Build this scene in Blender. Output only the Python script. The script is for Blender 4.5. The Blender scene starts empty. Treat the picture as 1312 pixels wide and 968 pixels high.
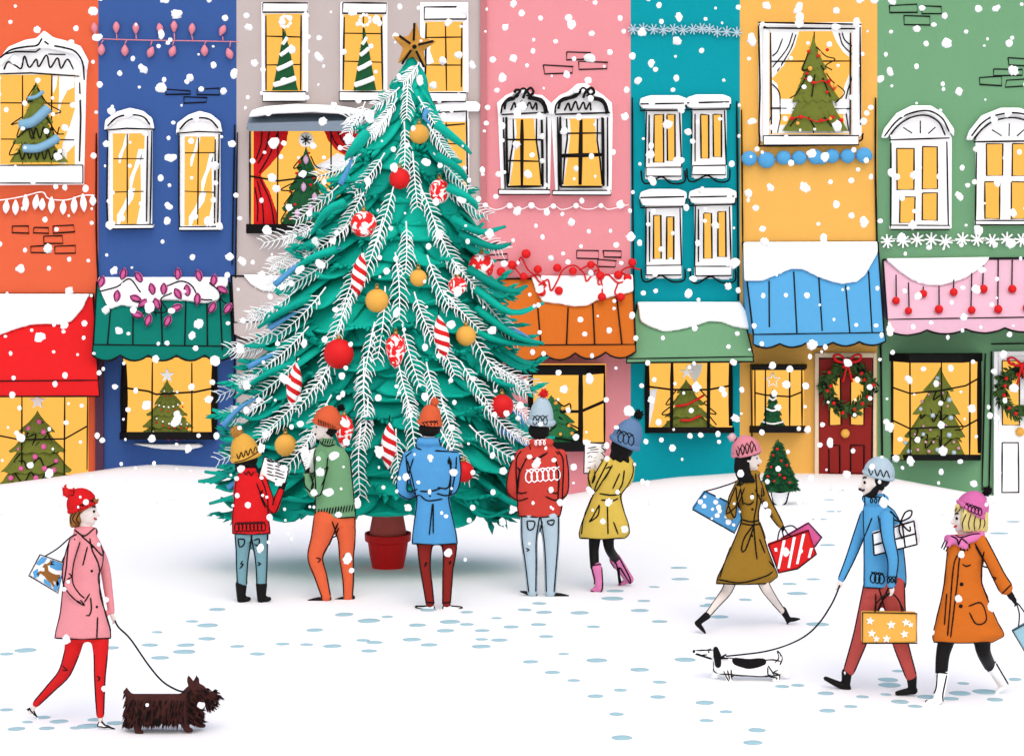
import bpy, bmesh, math, random
from mathutils import Vector, Matrix, Quaternion
from mathutils.bvhtree import BVHTree
random.seed(7)
R = random.random
def U(a, b): return a + (b - a) * R()
C = bpy.context.scene.collection
F = 3000.0          # focal length in picture pixels
H = 4.2             # eye height
HX, HY = 656.0, 147.0
YF = 36.0           # the street front
CAM = Vector((0, 0, H))
EXPO = .46
GAIN = .71

def P(px, py, Y):
    return Vector(((px - HX) / F * Y, Y, H - (py - HY) / F * Y))

def S(r, g, b, a=None):
    f = lambda c: (c/255/12.92 if c/255 <= .04045 else ((c/255+.055)/1.055)**2.4)
    return (f(r), f(g), f(b))

# ------------------------------------------------------------------ materials
MATS = {}
def M(name, rgb, rough=.75, var=.05, bump=.08, scale=9., emit=0., metal=0., spec=.12, gain=None):
    if name in MATS: return MATS[name]
    m = bpy.data.materials.new(name); m.use_nodes = True
    nt = m.node_tree; b = nt.nodes['Principled BSDF']
    lin = S(*rgb); g = (1. if min(rgb) >= 235 else GAIN) if gain is None else gain
    lin = tuple(min(.93, c*g) for c in lin)
    tc = nt.nodes.new('ShaderNodeTexCoord'); n = nt.nodes.new('ShaderNodeTexNoise')
    n.inputs['Scale'].default_value = scale; n.inputs['Detail'].default_value = 5
    nt.links.new(tc.outputs['Object'], n.inputs['Vector'])
    mx = nt.nodes.new('ShaderNodeMix'); mx.data_type = 'RGBA'
    mx.inputs['A'].default_value = tuple(c*(1-var) for c in lin)+(1,)
    mx.inputs['B'].default_value = tuple(min(.95, c*(1+var)+var*.01) for c in lin)+(1,)
    nt.links.new(n.outputs['Fac'], mx.inputs['Factor'])
    nt.links.new(mx.outputs['Result'], b.inputs['Base Color'])
    b.inputs['Roughness'].default_value = rough
    b.inputs['Specular IOR Level'].default_value = spec
    b.inputs['Metallic'].default_value = metal
    if emit:
        nt.links.new(mx.outputs['Result'], b.inputs['Emission Color'])
        b.inputs['Emission Strength'].default_value = emit
    if bump:
        n2 = nt.nodes.new('ShaderNodeTexNoise'); n2.inputs['Scale'].default_value = scale*5
        n2.inputs['Detail'].default_value = 6
        nt.links.new(tc.outputs['Object'], n2.inputs['Vector'])
        bp = nt.nodes.new('ShaderNodeBump'); bp.inputs['Strength'].default_value = bump
        bp.inputs['Distance'].default_value = .02
        nt.links.new(n2.outputs['Fac'], bp.inputs['Height']); nt.links.new(bp.outputs['Normal'], b.inputs['Normal'])
    MATS[name] = m
    return m

def M2(name, rgb1, rgb2, scale=14., lo=.47, hi=.53, distort=1.5):
    """two glaze colours in a marbled pattern"""
    m = M(name, rgb1, rough=.35, var=0, bump=0)
    nt = m.node_tree; b = nt.nodes['Principled BSDF']
    tc = nt.nodes.new('ShaderNodeTexCoord'); w = nt.nodes.new('ShaderNodeTexNoise')
    w.inputs['Scale'].default_value = scale; w.inputs['Distortion'].default_value = distort; w.inputs['Detail'].default_value = 1
    nt.links.new(tc.outputs['Object'], w.inputs['Vector'])
    cr = nt.nodes.new('ShaderNodeValToRGB')
    cr.color_ramp.elements[0].position = lo; cr.color_ramp.elements[1].position = hi
    cr.color_ramp.elements[0].color = S(*rgb1)+(1,); cr.color_ramp.elements[1].color = S(*rgb2)+(1,)
    nt.links.new(w.outputs['Fac'], cr.inputs['Fac'])
    nt.links.new(cr.outputs['Color'], b.inputs['Base Color'])
    return m

# ------------------------------------------------------------------ curves
def catmull(pts, step=None, n=6, closed=False):
    pts = [Vector(p) for p in pts]
    if len(pts) < 3 and not closed:
        out = []
        k = n if step is None else max(1, int((pts[1]-pts[0]).length/step))
        for i in range(k+1): out.append(pts[0].lerp(pts[1], i/k))
        return out
    out = []; L = len(pts)
    segs = L if closed else L-1
    for i in range(segs):
        if closed:
            p0, p1, p2, p3 = pts[(i-1) % L], pts[i], pts[(i+1) % L], pts[(i+2) % L]
        else:
            p1, p2 = pts[i], pts[i+1]
            p0 = pts[i-1] if i else p1*2-p2
            p3 = pts[i+2] if i+2 < L else p2*2-p1
        k = n if step is None else max(1, int((p2-p1).length/step))
        for j in range(k):
            t = j/k
            out.append(.5*((2*p1)+(p2-p0)*t+(2*p0-5*p1+4*p2-p3)*t*t+(3*p1-p0-3*p2+p3)*t**3))
    if not closed: out.append(pts[-1])
    return out

def interp(tab, x):
    if x <= tab[0][0]: return tab[0][1]
    for (a, b), (c, d) in zip(tab, tab[1:]):
        if x <= c: return b+(d-b)*(x-a)/(c-a)
    return tab[-1][1]

# ------------------------------------------------------------------ mesh builder
class MB:
    def __init__(s): s.v = []; s.f = []; s.m = []
    def add(s, vs, fs, mi=0):
        o = len(s.v); s.v += [Vector(v) for v in vs]
        for f in fs: s.f.append([o+i for i in f]); s.m.append(mi)
        return s
    def prism(s, pts, Y, th, mi=0, jit=0.):
        q = [(x+U(-jit, jit), y+U(-jit, jit)) for x, y in pts]
        a = [P(x, y, Y) for x, y in q]; n = len(a)
        b = [v+Vector((0, th, 0)) for v in a]
        ar = sum(q[i][0]*q[(i+1) % n][1]-q[(i+1) % n][0]*q[i][1] for i in range(n))
        if ar < 0: a.reverse(); b.reverse()
        # picture y runs down: positive area here is clockwise seen from the camera
        fs = [list(range(n))[::-1], [n+i for i in range(n)]]
        fs += [[i, (i+1) % n, n+(i+1) % n, n+i] for i in range(n)]
        return s.add(a+b, fs, mi)
    def box(s, x0, y0, x1, y1, Y, th, mi=0, jit=0.):
        return s.prism([(x0, y0), (x1, y0), (x1, y1), (x0, y1)], Y, th, mi, jit)
    def slab(s, quad, vec, mi=0):
        """quad or polygon of 3D points thickened along vec"""
        n = len(quad); b = [Vector(v)+vec for v in quad]
        fs = [list(range(n))[::-1], [n+i for i in range(n)]]
        fs += [[i, (i+1) % n, n+(i+1) % n, n+i] for i in range(n)]
        return s.add(list(quad)+b, fs, mi)
    def tube(s, pts, r, n=6, mi=0, closed=False, caps=True, flat=1.):
        pts = [Vector(p) for p in pts]
        q = [pts[0]]
        rr = [r[0]] if isinstance(r, (list, tuple)) else None
        for i, p in enumerate(pts[1:], 1):
            if (p-q[-1]).length > 1e-6:
                q.append(p)
                if rr is not None: rr.append(r[i])
        pts = q; L = len(pts)
        if L < 2: return s
        if rr is None: rr = [r]*L
        T = []
        for i in range(L):
            if closed: t = pts[(i+1) % L]-pts[i-1]
            else: t = pts[min(i+1, L-1)]-pts[max(i-1, 0)]
            if t.length < 1e-9: t = Vector((0, 0, 1))
            T.append(t.normalized())
        u = T[0].cross(Vector((0, 1, 0)))
        if u.length < .1: u = T[0].cross(Vector((1, 0, 0)))
        u.normalize(); vs = []
        for i in range(L):
            u = (u-T[i]*u.dot(T[i]))
            if u.length < 1e-6: u = T[i].orthogonal()
            u.normalize(); w = T[i].cross(u)
            for k in range(n):
                a = 2*math.pi*k/n
                vs.append(pts[i]+(u*math.cos(a)+w*math.sin(a)*flat)*rr[i])
        fs = []
        for i in range(L if closed else L-1):
            j = (i+1) % L
            for k in range(n):
                fs.append([i*n+k, i*n+(k+1) % n, j*n+(k+1) % n, j*n+k])
        if caps and not closed:
            fs.append(list(range(n))[::-1]); fs.append([(L-1)*n+k for k in range(n)])
        return s.add(vs, fs, mi)
    def line(s, pts, Y, w, mi=0, smooth=False, n=6, jit=.5, closed=False, taper=True):
        """hand drawn bar through picture points at distance Y, w picture pixels thick"""
        q = [(x+U(-jit, jit), y+U(-jit, jit)) for x, y in pts]
        if closed: q.append(q[0])
        p3 = [P(x, y, Y) for x, y in q]
        p3 = catmull(p3, n=6) if (smooth and len(p3) > 2) else catmull2(p3)
        r = w/2*Y/F; L = len(p3)
        rs = [r*(U(.88, 1.12))*(.75 if taper and (i == 0 or i == L-1) else 1) for i in range(L)]
        return s.tube(p3, rs, n, mi)
    def ball(s, c, rx, ry=None, rz=None, seg=14, rings=9, mi=0, rot=None, noise=0.):
        ry = rx if ry is None else ry; rz = rx if rz is None else rz
        vs = []; c = Vector(c)
        def tr(v): return c+(rot @ v if rot is not None else v)
        vs.append(tr(Vector((0, 0, rz))))
        for i in range(1, rings):
            t = math.pi*i/rings
            for k in range(seg):
                a = 2*math.pi*k/seg; q = 1+U(-noise, noise)
                vs.append(tr(Vector((rx*math.sin(t)*math.cos(a)*q, ry*math.sin(t)*math.sin(a)*q, rz*math.cos(t)*q))))
        vs.append(tr(Vector((0, 0, -rz))))
        fs = [[0, 1+k, 1+(k+1) % seg] for k in range(seg)]
        for i in range(rings-2):
            o = 1+i*seg
            for k in range(seg): fs.append([o+k, o+seg+k, o+seg+(k+1) % seg, o+(k+1) % seg])
        o = 1+(rings-2)*seg; e = len(vs)-1
        fs += [[o+k, e, o+(k+1) % seg] for k in range(seg)]
        return s.add(vs, fs, mi)
    def lathe(s, c, prof, n=24, mi=0, sy=1., matf=None, rot=None, caps=True):
        """prof: (radius, height) from bottom to top round a vertical axis"""
        c = Vector(c); vs = []
        for r, h in prof:
            for k in range(n):
                a = 2*math.pi*k/n
                v = Vector((r*math.cos(a), r*math.sin(a)*sy, h))
                vs.append(c+(rot @ v if rot is not None else v))
        L = len(prof)
        fs = []; ms = []
        for i in range(L-1):
            for k in range(n):
                fs.append([i*n+k, i*n+(k+1) % n, (i+1)*n+(k+1) % n, (i+1)*n+k])
                ms.append(matf(i, k) if matf else mi)
        if caps:
            fs.append(list(range(n))[::-1]); fs.append([(L-1)*n+k for k in range(n)]); ms += [mi, mi]
        o = len(s.v); s.v += vs
        for f, m in zip(fs, ms): s.f.append([o+i for i in f]); s.m.append(m)
        return s
    def blade(s, p, d, length, width, mi=0, up=None, droop=0.):
        """one thin leaf or needle with a ridge, so it has thickness"""
        p = Vector(p); d = Vector(d).normalized()
        u = d.cross(up if up is not None else Vector((U(-1, 1), U(-1, 1), U(-1, 1))))
        if u.length < 1e-4: u = d.orthogonal()
        u.normalize(); w = u.cross(d)
        mid = p+d*length*.45+Vector((0, 0, -droop*.3*length)); tip = p+d*length+Vector((0, 0, -droop*length))
        vs = [p, mid+u*width/2, tip, mid-u*width/2, mid+w*width*.3, mid-w*width*.3]
        return s.add(vs, [[0, 1, 4], [1, 2, 4], [2, 3, 4], [3, 0, 4], [1, 0, 5], [2, 1, 5], [3, 2, 5], [0, 3, 5]], mi)
    def mesh(s, name='m'):
        me = bpy.data.meshes.new(name)
        me.from_pydata([tuple(v) for v in s.v], [], s.f)
        me.polygons.foreach_set('material_index', s.m)
        me.update()
        return me

def catmull2(p3):
    out = []
    for a, b in zip(p3, p3[1:]):
        k = max(1, int((b-a).length/.25))
        for i in range(k): out.append(a.lerp(b, i/k))
    out.append(p3[-1]); return out

def fixn(me):
    bm = bmesh.new(); bm.from_mesh(me)
    bmesh.ops.recalc_face_normals(bm, faces=bm.faces); bm.to_mesh(me); bm.free()

def union(mb, vox=.01, smooth=3, name='m'):
    me = mb.mesh(name) if isinstance(mb, MB) else mb
    fixn(me)
    o = bpy.data.objects.new('tmp', me); C.objects.link(o)
    r = o.modifiers.new('r', 'REMESH'); r.mode = 'VOXEL'; r.voxel_size = vox
    if smooth:
        sm = o.modifiers.new('s', 'SMOOTH'); sm.iterations = smooth; sm.factor = .5
    dg = bpy.context.evaluated_depsgraph_get()
    m2 = bpy.data.meshes.new_from_object(o.evaluated_get(dg))
    bpy.data.objects.remove(o); bpy.data.meshes.remove(me)
    m2.materials.clear()
    return m2

# ------------------------------------------------------------------ objects
ORG = {}
def tag(o, label=None, cat=None, group=None, kind=None):
    if label: o['label'] = label
    if cat: o['category'] = cat
    if group: o['group'] = group
    if kind: o['kind'] = kind
    return o
def root(name, loc, label, cat, group=None):
    o = bpy.data.objects.new(name, None); C.objects.link(o)
    o.empty_display_size = .1
    o.location = loc; ORG[o.name] = Vector(loc)
    return tag(o, label, cat, group)
def obj(name, mb, mat, parent=None, smooth=False, bevel=0., keep=False):
    me = mb.mesh(name) if isinstance(mb, MB) else mb
    me.name = name
    for m in (mat if isinstance(mat, (list, tuple)) else [mat]): me.materials.append(m)
    if isinstance(mb, MB): fixn(me)
    if smooth:
        me.polygons.foreach_set('use_smooth', [True]*len(me.polygons))
    o = bpy.data.objects.new(name, me); C.objects.link(o)
    if parent is not None: org = ORG[parent.name]
    elif keep: org = Vector((0, 0, 0))
    else:
        xs = [v.co for v in me.vertices]
        lo = Vector((min(v[i] for v in xs) for i in range(3))); hi = Vector((max(v[i] for v in xs) for i in range(3)))
        org = Vector(((lo.x+hi.x)/2, (lo.y+hi.y)/2, lo.z))
    me.transform(Matrix.Translation(-org)); ORG[o.name] = org
    if parent is not None: o.parent = parent
    else: o.location = org
    if bevel:
        b = o.modifiers.new('bevel', 'BEVEL'); b.width = bevel; b.segments = 2; b.limit_method = 'ANGLE'
        b.angle_limit = math.radians(40)
    return o
BV = {}
def bvh(o):
    if o.name not in BV:
        org = ORG[o.name]
        BV[o.name] = BVHTree.FromPolygons([v.co+org for v in o.data.vertices], [list(p.vertices) for p in o.data.polygons])
    return BV[o.name]
def cast(targets, px, py, Y):
    d = (P(px, py, Y)-CAM).normalized(); best = None
    for t in targets:
        h = bvh(t).ray_cast(CAM, d)
        if h[0] is not None and (best is None or h[3] < best[1]): best = (h[0], h[3], h[1])
    if best: return best[0], d, best[2]
    q = P(px, py, Y); near = None
    for t in targets:
        h = bvh(t).find_nearest(q)
        if h[0] is not None and (near is None or h[3] < near[1]): near = (h[0], h[3], h[1])
    return near[0], d, near[2]
def inkmb(targets, lines, w, Y, smooth=True, mb=None, mi=0, step=2.2, n=5, jump=.18):
    mb = mb or MB(); r = w/2*Y/F
    for ln in lines:
        q = [(x, y, 0) for x, y in ln]
        q = catmull(q, step=step) if smooth else catmull2px(q, step)
        cur = []; last = None
        def flush(c):
            if len(c) > 1:
                L = len(c)
                mb.tube(c, [r*(.55 if (i == 0 or i == L-1) else U(.9, 1.1)) for i in range(L)], n, mi)
        for p in q:
            h, d, nn = cast(targets, p.x, p.y, Y)
            h = h-d*r*.35
            if last is not None and abs(h.y-last.y) > jump: flush(cur); cur = []
            cur.append(h); last = h
        flush(cur)
    return mb
def catmull2px(q, step):
    q = [Vector(p) for p in q]; out = []
    for a, b in zip(q, q[1:]):
        k = max(1, int((b-a).length/step))
        for i in range(k): out.append(a.lerp(b, i/k))
    out.append(q[-1]); return out
def ink(name, parent, targets, lines, w, Y, mat=None, smooth=True):
    mb = inkmb(targets, lines, w, Y, smooth)
    if not mb.v: return None
    return obj(name, mb, mat or INK, parent, smooth=True)

# ------------------------------------------------------------------ colours
INK = M('ink_black_paint', (14, 12, 12), .6, .1, 0)
WHITE = M('white_paint', (252, 251, 248), .6, .03, .05)
SNOW = M('snow', (254, 254, 255), .85, .01, .12, 14, spec=.1)
GLOW = None
BLACK = M('black_leather', (18, 15, 15), .5, .1, .05)
RED = M('red_glaze', (238, 34, 36), .45, .05, .03)
GOLD = M('amber_glaze', (253, 188, 84), .45, .05, .03)
OLIVE = M('olive_needles', (118, 128, 50), .8, .18, .2, 20)
DARKG = M('dark_green_needles', (30, 92, 54), .8, .18, .2, 20)
PINKB = M('pink_glaze', (243, 112, 178), .5, .05, .03)
SKIN = M('pale_skin', (253, 240, 231), .55, .02, .02)

# ------------------------------------------------------------------ the ground
EDGE = [(-260, 668), (-60, 652), (5, 640), (60, 615), (120, 601), (200, 594), (290, 600), (400, 612), (560, 632), (640, 640), (730, 634), (808, 619),
        (870, 611), (950, 605), (1050, 607), (1120, 609), (1180, 620), (1250, 632), (1320, 642), (1500, 655)]
EX = [((px-HX)/F*YF, H-(py-HY)/F*YF) for px, py in EDGE]
def gz(x, Y):
    w = min(1., max(0., (Y-20.5)/15.5))**1.3
    z = w*interp(EX, x)
    k = min(1., max(0., (Y-5)/8.))
    return z+.012*k*(math.sin(x*1.3+Y*.7)+math.sin(x*.6-Y*1.1+1.3))
def ground_at(px, py):
    Y = 8.; st = .02
    while Y < 40:
        p = P(px, py, Y)
        if p.z <= gz(p.x, Y): return p
        Y += st
    return P(px, py, 36)
# ================================================================== setting
def axis(lo, hi, a, b, fine, coarse):
    out = []; v = lo
    while v < hi:
        out.append(v); v += fine if a <= v < b else coarse
    out.append(hi); return out
xs = axis(-150, 150, -11, 11, .22, 6.); ys = axis(-40, 240, 9, 40, .22, 6.)
mb = MB(); n = len(xs)
mb.v = [Vector((x, y, gz(x, y))) for y in ys for x in xs]
for j in range(len(ys)-1):
    for i in range(n-1):
        mb.f.append([j*n+i, j*n+i+1, (j+1)*n+i+1, (j+1)*n+i]); mb.m.append(0)
o = obj('snowy_ground', mb, SNOW, keep=True, smooth=True); tag(o, 'white snow covering the whole square', kind='structure')

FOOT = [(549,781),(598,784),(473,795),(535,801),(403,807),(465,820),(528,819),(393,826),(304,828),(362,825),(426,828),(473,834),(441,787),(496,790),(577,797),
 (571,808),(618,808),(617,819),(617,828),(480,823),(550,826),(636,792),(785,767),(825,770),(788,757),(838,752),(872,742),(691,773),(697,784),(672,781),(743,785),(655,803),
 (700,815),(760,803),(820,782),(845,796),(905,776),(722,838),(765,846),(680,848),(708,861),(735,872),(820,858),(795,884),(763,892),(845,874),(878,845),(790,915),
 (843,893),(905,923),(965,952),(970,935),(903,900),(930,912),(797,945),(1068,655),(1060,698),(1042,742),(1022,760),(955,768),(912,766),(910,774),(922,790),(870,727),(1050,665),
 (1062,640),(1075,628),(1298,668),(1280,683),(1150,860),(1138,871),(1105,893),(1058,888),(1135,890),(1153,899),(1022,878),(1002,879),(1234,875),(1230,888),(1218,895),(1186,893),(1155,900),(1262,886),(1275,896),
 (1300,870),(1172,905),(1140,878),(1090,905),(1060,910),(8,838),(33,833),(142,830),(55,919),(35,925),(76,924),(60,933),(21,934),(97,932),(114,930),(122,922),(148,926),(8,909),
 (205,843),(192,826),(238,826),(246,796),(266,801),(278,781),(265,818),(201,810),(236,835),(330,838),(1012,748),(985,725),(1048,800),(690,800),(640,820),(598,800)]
FBLUE = M('shaded_snow_blue', (170, 208, 216), .8, .05, .0, gain=.85)  # pale blue puts the shade of the trodden snow into the colour
fm = []
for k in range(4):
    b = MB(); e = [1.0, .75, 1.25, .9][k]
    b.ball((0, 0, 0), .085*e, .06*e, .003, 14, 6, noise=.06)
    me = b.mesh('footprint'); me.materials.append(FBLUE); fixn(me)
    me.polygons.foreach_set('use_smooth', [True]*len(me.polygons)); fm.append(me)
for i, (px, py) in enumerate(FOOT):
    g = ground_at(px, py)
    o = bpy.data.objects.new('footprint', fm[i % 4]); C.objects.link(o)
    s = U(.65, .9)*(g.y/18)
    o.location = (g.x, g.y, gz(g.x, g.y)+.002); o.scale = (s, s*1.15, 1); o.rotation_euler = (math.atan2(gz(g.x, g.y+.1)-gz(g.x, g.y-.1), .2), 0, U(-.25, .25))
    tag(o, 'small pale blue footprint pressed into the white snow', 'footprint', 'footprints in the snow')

# light
w = bpy.data.worlds.new('World'); bpy.context.scene.world = w; w.use_nodes = True
nt = w.node_tree; bg = nt.nodes['Background']
sky = nt.nodes.new('ShaderNodeTexSky'); sky.sky_type = 'NISHITA'; sky.sun_disc = False
EL, AZ = 53, 12
sky.sun_elevation = math.radians(EL); sky.sun_rotation = math.radians(180-AZ)
sky.air_density = 1.; sky.dust_density = 3.; sky.ozone_density = .6
nt.links.new(sky.outputs['Color'], bg.inputs['Color']); bg.inputs['Strength'].default_value = .125
l = bpy.data.lights.new('sun', 'SUN'); l.energy = 1.4; l.angle = math.radians(150); l.color = (1, .93, .84)
o = bpy.data.objects.new('sun', l); C.objects.link(o)
o.rotation_euler = (math.radians(90-EL), 0, math.radians(-AZ)); o.location = (-5, -20, 30)

cam = bpy.data.cameras.new('camera'); o = bpy.data.objects.new('camera', cam); C.objects.link(o)
o.location = CAM; o.rotation_euler = (math.radians(90), 0, 0)
cam.sensor_width = 36; cam.lens = 36*F/1312; cam.shift_y = -(484-HY)/1312; cam.clip_end = 2000; cam.clip_start = .1
bpy.context.scene.camera = o
sc = bpy.context.scene
sc.view_settings.view_transform = 'Standard'; sc.view_settings.look = 'None'
sc.view_settings.exposure = EXPO; sc.view_settings.gamma = 1; sc.view_settings.use_curve_mapping = False
sc.cycles.max_bounces = 6; sc.cycles.diffuse_bounces = 4
GLOWE = .8
# ================================================================== buildings
GLOW = M('lit_window_amber', (253, 190, 84), .6, .02, 0, emit=GLOWE, gain=.0)
# lit panes give off their own light: colour lives in the emission
for nd in GLOW.node_tree.nodes:
    if nd.type == 'MIX':
        c = S(253, 188, 82)
        nd.inputs['A'].default_value = (c[0]*.96, c[1]*.94, c[2]*.9, 1); nd.inputs['B'].default_value = (c[0], c[1], c[2], 1)
_b = GLOW.node_tree.nodes['Principled BSDF']
for lk in list(GLOW.node_tree.links):
    if lk.to_socket == _b.inputs['Base Color']: GLOW.node_tree.links.remove(lk)
_b.inputs['Base Color'].default_value = (.02, .015, .008, 1)

CURT_GLARE = M('white_curtain_and_glare', (252, 251, 248), .8, .03, .1)  # white for net curtains and for glare painted on the panes
def wallmat(name, rgb): return M(name, rgb, .85, .035, .18, 3.)
BL = {}
def building(key, name, x0, x1, rgb, label, top, roofrgb):
    b = root(name, P((x0+x1)/2, 610, YF), label, 'building')
    zt = H+(HY-top)*.012
    X0, X1 = P(x0, 0, YF).x, P(x1, 0, YF).x
    m = MB(); m.slab([(X0, YF, -3), (X1, YF, -3), (X1, YF, zt), (X0, YF, zt)], Vector((0, 5, 0)))
    wl = obj('wall', m, wallmat(key+'_plaster', rgb), b)
    m = MB(); e = .12; zr = zt+1.5
    m.add([(X0-.0, YF-e, zt+.002), (X1, YF-e, zt+.002), (X1, YF+2.5, zr), (X0, YF+2.5, zr), (X1, YF+5+e, zt+.002), (X0, YF+5+e, zt+.002)],
          [[0, 1, 2, 3], [3, 2, 4, 5], [0, 3, 5], [1, 4, 2], [0, 5, 4, 1]])
    rf = obj('roof', m, SNOW, b)
    m = MB(); xc = X0+(X1-X0)*.3
    m.slab([(xc, YF+2.2, zr-.6), (xc+.5, YF+2.2, zr-.6), (xc+.5, YF+2.2, zr+.7), (xc, YF+2.2, zr+.7)], Vector((0, .5, 0)))
    obj('chimney', m, wallmat('brick_red', roofrgb), rf, bevel=.02)
    BL[key] = b; return b

T = -70
building('orange', 'shop_house', -130, 126.0, (242, 109, 70), 'orange terraced shop with red awning at the far left of the row', -90, (150, 70, 50))
building('blue', 'shop_house', 126.0, 303, (62, 98, 165), 'deep blue shop with two arched windows and a green scalloped awning', -110, (150, 70, 50))
building('grey', 'town_house', 303, 616, (207, 194, 190), 'pale grey house with red curtained window behind the big tree', -130, (150, 70, 50))
building('pink', 'shop_house', 616, 808, (246, 157, 164), 'pink shop with ornate arched window heads and brown awning', -85, (150, 70, 50))
building('teal', 'shop_house', 808, 948.0, (0, 163, 176), 'narrow turquoise shop with four shuttered windows and sage awning', -120, (150, 70, 50))
building('yellow', 'shop_house', 948.0, 1124, (254, 193, 96), 'yellow shop with red front door and light blue awning', -95, (150, 70, 50))
building('green', 'shop_house', 1124, 1440, (122, 174, 130), 'sage green shop with pink awning at the far right of the row', -115, (150, 70, 50))

def edge_line(key, pts, w=2.4):
    m = MB(); m.line(pts, YF-.03, w, smooth=True)  # black lines drawn where the house fronts meet
    obj('house_edge_line', m, INK, BL[key], smooth=True)
edge_line('blue', [(123, 170), (124, 300), (127, 400), (132, 600)])
edge_line('blue', [(301, 160), (299, 260), (297, 340)], 2)
edge_line('grey', [(304.5, 170), (303, 300), (301.5, 420), (299, 600)], 1.8)
edge_line('teal', [(810.5, 125), (811, 260), (812, 390)], 2.2)
edge_line('teal', [(944, 130), (945.5, 250), (946, 385)], 2.4)
edge_line('yellow', [(950.5, 140), (951, 250), (952, 310)], 2.)
edge_line('yellow', [(962, 470), (963, 540), (962, 603)], 1.8)
edge_line('green', [(1121.5, 125), (1122, 220), (1124, 312), (1128, 440), (1131, 604)], 2.6)
# shaded side of the pink shop's left edge, put into a darker strip
m = MB(); m.box(615.5, -60, 623, 640, YF-.05, .06); obj('shade_strip', m, wallmat('shaded_pink', (205, 128, 132)), BL['pink'])
m = MB(); m.box(122, 462, 132.5, 640, YF-.05, .06); obj('shade_strip', m, wallmat('shaded_sliver', (96, 62, 84)), BL['blue'])  # dark sliver between the houses: shade painted as a strip

def bricks(key, rects):
    for x0, y0, x1, y1 in rects:
        m = MB()
        q = [(x0+U(-1, 1), y0+U(-1, 1)), (x1+U(-1, 1), y0+U(-1.5, 1.5)), (x1+U(-1, 1), y1+U(-1, 1)), (x0+U(-1, 1), y1+U(-1, 1))]
        m.line(q, YF-.004, 2.0, closed=True, jit=.3)
        obj('bare_brick', m, INK, BL[key], smooth=True)
bricks('orange', [(16, 290, 37, 298), (43, 291, 63, 299), (68, 289, 95, 298), (56, 303, 80, 311), (39, 315, 64, 324), (70, 315, 97, 324)])
bricks('blue', [(212, 115, 244, 121), (253, 114, 281, 121), (236, 125, 265, 132)])
bricks('pink', [(725, 67, 757, 77), (697, 84, 734, 94), (742, 79, 778, 89), (739, 321, 767, 331), (773, 321, 797, 329), (765, 333, 789, 342), (624, 312, 638, 321), (626, 326, 650, 334)])
bricks('green', [(1140, 7, 1176, 17), (1181, 8, 1207, 18), (1159, 21, 1191, 32), (1292, 75, 1318, 84), (1272, 88, 1310, 97), (1256, 99, 1284, 109), (1289, 102, 1320, 111)])

def rect(x0, y0, x1, y1): return [(x0, y0), (x1, y0), (x1, y1), (x0, y1)]
def window(key, frame, pane, vs, hs, bar=1.9, ring=5, lines=(), sill=None, cap=None, curtains=(), panes=None, lw=2.3, bold=(), paneq=None):
    """frame polygon and pane rectangle in picture points"""
    b = BL[key]
    m = MB(); m.prism(frame, YF-.03 if not cap else YF-.034, .035, jit=.6)
    x0, y0, x1, y1 = pane
    if ring:
        m.box(x0-ring, y0-ring, x0, y1+ring, YF-.085, .054, jit=.4); m.box(x1, y0-ring, x1+ring, y1+ring, YF-.085, .054, jit=.4)
        m.box(x0, y0-ring, x1, y0, YF-.083, .052, jit=.3); m.box(x0, y1, x1, y1+ring, YF-.083, .052, jit=.3)
    w = obj('window', m, WHITE, b, bevel=.008)
    for q in (panes or [pane]):
        m = MB(); m.prism(q if len(q) != 4 or not isinstance(q[0], (int, float)) else rect(*q), YF-.04, .008); obj('pane', m, GLOW, w)
    if vs or hs:
        m = MB()
        for x in vs:
            xx, bw = x if isinstance(x, tuple) else (x, bar)
            m.line([(xx, y0+1), (xx+U(-1, 1), y1-1)], YF-.06, bw, jit=.5)
        for y in hs:
            yy, bw = y if isinstance(y, tuple) else (y, bar)
            m.line([(x0+1, yy), (x1-1, yy+U(-1.5, 1.5))], YF-.06, bw, jit=.5)
        obj('glazing_bar', m, INK, w, smooth=True)
    if lines:
        m = MB()
        for ln in lines: m.line(ln, YF-.117, lw, smooth=len(ln) > 4 and ln[0] != ln[-1], jit=.5)
        obj('frame_edging', m, INK, w, smooth=True)
    for ln in bold:
        m = MB(); m.line(ln, YF-.12, 3.4, smooth=True); obj('scrollwork', m, INK, w, smooth=True)
    for c in curtains:  # net curtains on some windows, painted glare shapes on others
        m = MB(); m.prism(c, YF-.052, .008); obj('curtain_and_glare', m, CURT_GLARE, w)
    if sill:
        m = MB(); m.prism(rect(*sill), YF-.16, .128, jit=.7); obj('sill', m, WHITE, w, bevel=.01)
        m = MB(); x0, y0, x1, y1 = sill
        m.line(rect(x0, y0, x1, y1), YF-.16, 1.8, closed=True, jit=.6); obj('sill_edging', m, INK, w, smooth=True)
    if cap:
        m = MB(); m.prism(cap, YF-.115, .083); me = union(m, .025, 2)
        obj('snow_cap', me, SNOW, w, smooth=True)
    return w

def glare_streak(x0, y0, x1, y1):
    """white streak painting glare diagonally across a pane"""
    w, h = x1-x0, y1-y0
    return [(x0+w*.55, y0), (x0+w*.8, y0), (x0+w*.7, y0+h*.3), (x0+w*.35, y0+h*.62), (x0+w*.12, y1), (x0, y1), (x0, y0+h*.75), (x0+w*.3, y0+h*.45)]

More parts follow.
